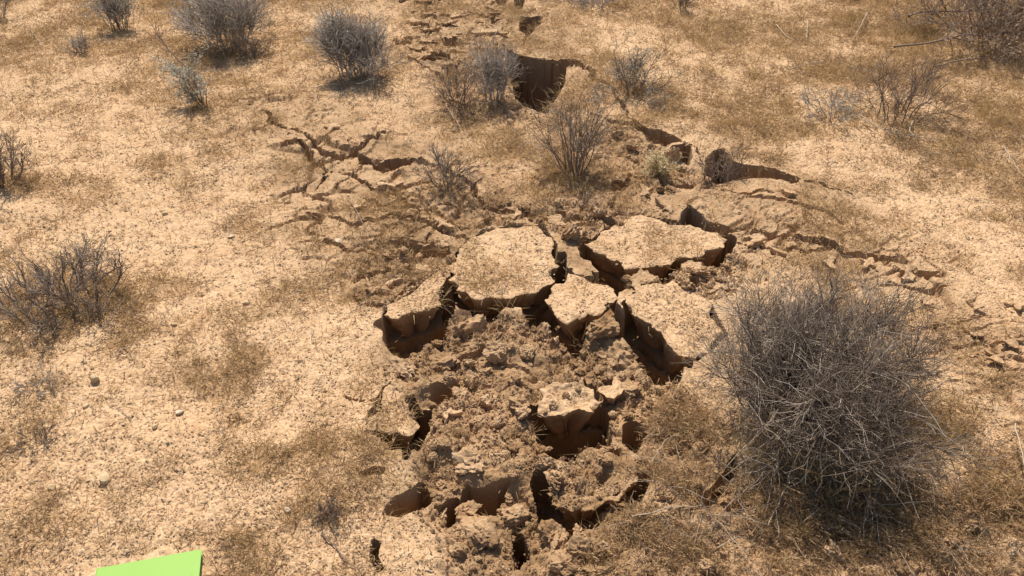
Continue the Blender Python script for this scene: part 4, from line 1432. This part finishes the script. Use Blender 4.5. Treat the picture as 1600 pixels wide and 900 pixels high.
# broken bits of twig strewn about, most of them near the shrubs
r_ = np.random.default_rng(99)
bx_, by_ = [], []
for px, py, rx, ry, m_ in ((1280, 800, 300, 110, 170), (1480, 220, 170, 70, 80), (1060, 800, 110, 90, 60), (110, 510, 150, 50, 60), (950, 220, 160, 60, 60), (560, 130, 120, 40, 30), (800, 420, 700, 400, 160)):
    for _ in range(m_):
        g = P(px + r_.normal() * rx * 0.5, min(985, max(5, py + r_.normal() * ry * 0.5)))
        bx_.append(g[0])
        by_.append(g[1])
bx_, by_ = np.array(bx_), np.array(by_)
bz_, _, bc_ = surface(bx_, by_)
ok = (bc_ < 0.2) & (bz_ > -0.1) & (poly_sd(bx_, by_, NOTE_C) > 0.16) & (poly_sd(bx_, by_, PIT) > 0.02)
st = np.column_stack([bx_, by_, bz_ + 0.004])[ok]
m_ = len(st)
aa = r_.uniform(0, 6.28, m_)
p = walk(r_, st, np.column_stack([np.cos(aa), np.sin(aa), r_.uniform(0.0, 0.35, m_)]), r_.uniform(0.04, 0.16, m_), 5, 0.2, -0.02)
V, F = tubes(p, r_.uniform(0.0007, 0.0016, m_) * (0.8 + 0.15 * st[:, 1]), np.full(m_, 0.0005), 3)
tag(link('twig_litter', mesh('twig_litter', V, [F], smooth=True), M_DRABTWIG), 'small broken twigs strewn on the ground round the shrubs', None, None, 'stuff')

# ------------------------------------------------------------------ the green notebook
k = NT('lime_card', 0.5)
co = k.n('ShaderNodeTexCoord').outputs['Object']
k.b.inputs['Specular IOR Level'].default_value = 0.15
k.bump(k.noise(co, 400.0, 3), 0.0004, 0.4)
M_LIMECARD = k.color(k.mix(k.ramp(k.noise(co, 8.0, 4), [(0.35, 0.0), (0.7, 0.5)]), (0.235, 0.405, 0.076), (0.26, 0.435, 0.09)))
k = NT('paper_edges', 0.9)
co = k.n('ShaderNodeTexCoord').outputs['Object']
wv = k.n('ShaderNodeTexWave', Scale=900.0, bands_direction='Z')
k.l(co, wv.inputs['Vector'])
M_PAPER = k.color(k.mix(wv.outputs['Fac'], (0.62, 0.58, 0.48), (0.75, 0.72, 0.64)))
c0, c1 = np.array(P(152, 887, 0.02)), np.array(P(315, 857, 0.02))
e = c1 - c0
W = float(np.linalg.norm(e))
ex = e / W
ey = np.array([ex[1], -ex[0]])                                            # toward the viewer
HT = W * 1.32
mid = c0 + ex * W / 2 + ey * HT / 2
zz, _, _ = surface(np.array([mid[0]]), np.array([mid[1]]))
nb = link('notebook', None, loc=(mid[0], mid[1], 0.004))
nb.rotation_euler = (0, 0, math.atan2(ex[1], ex[0]))
tag(nb, 'bright lime green notebook lying on the sand in the bottom left corner', 'notebook')


def box(name, sx, sy, z0, z1, mat, x0=0.0, bev=0.0008):
    bm = bmesh.new()
    bmesh.ops.create_cube(bm, size=1.0)
    for v in bm.verts:
        v.co = (v.co.x * sx + x0, v.co.y * sy, z0 + (v.co.z + 0.5) * (z1 - z0))
    bmesh.ops.bevel(bm, geom=bm.edges[:], offset=bev, segments=2, affect='EDGES')
    me = bpy.data.meshes.new(name)
    bm.to_mesh(me)
    bm.free()
    return link(name, me, mat, nb)


box('back_cover', W, HT, 0.0, 0.0016, M_LIMECARD, bev=0.0005)
box('page_block', W - 0.009, HT - 0.008, 0.0019, 0.0125, M_PAPER, 0.0015)
box('front_cover', W, HT, 0.0128, 0.0144, M_LIMECARD, bev=0.0005)
box('spine', 0.0022, HT, -0.0003, 0.0149, M_LIMECARD, -W / 2 - 0.0008, bev=0.0006)
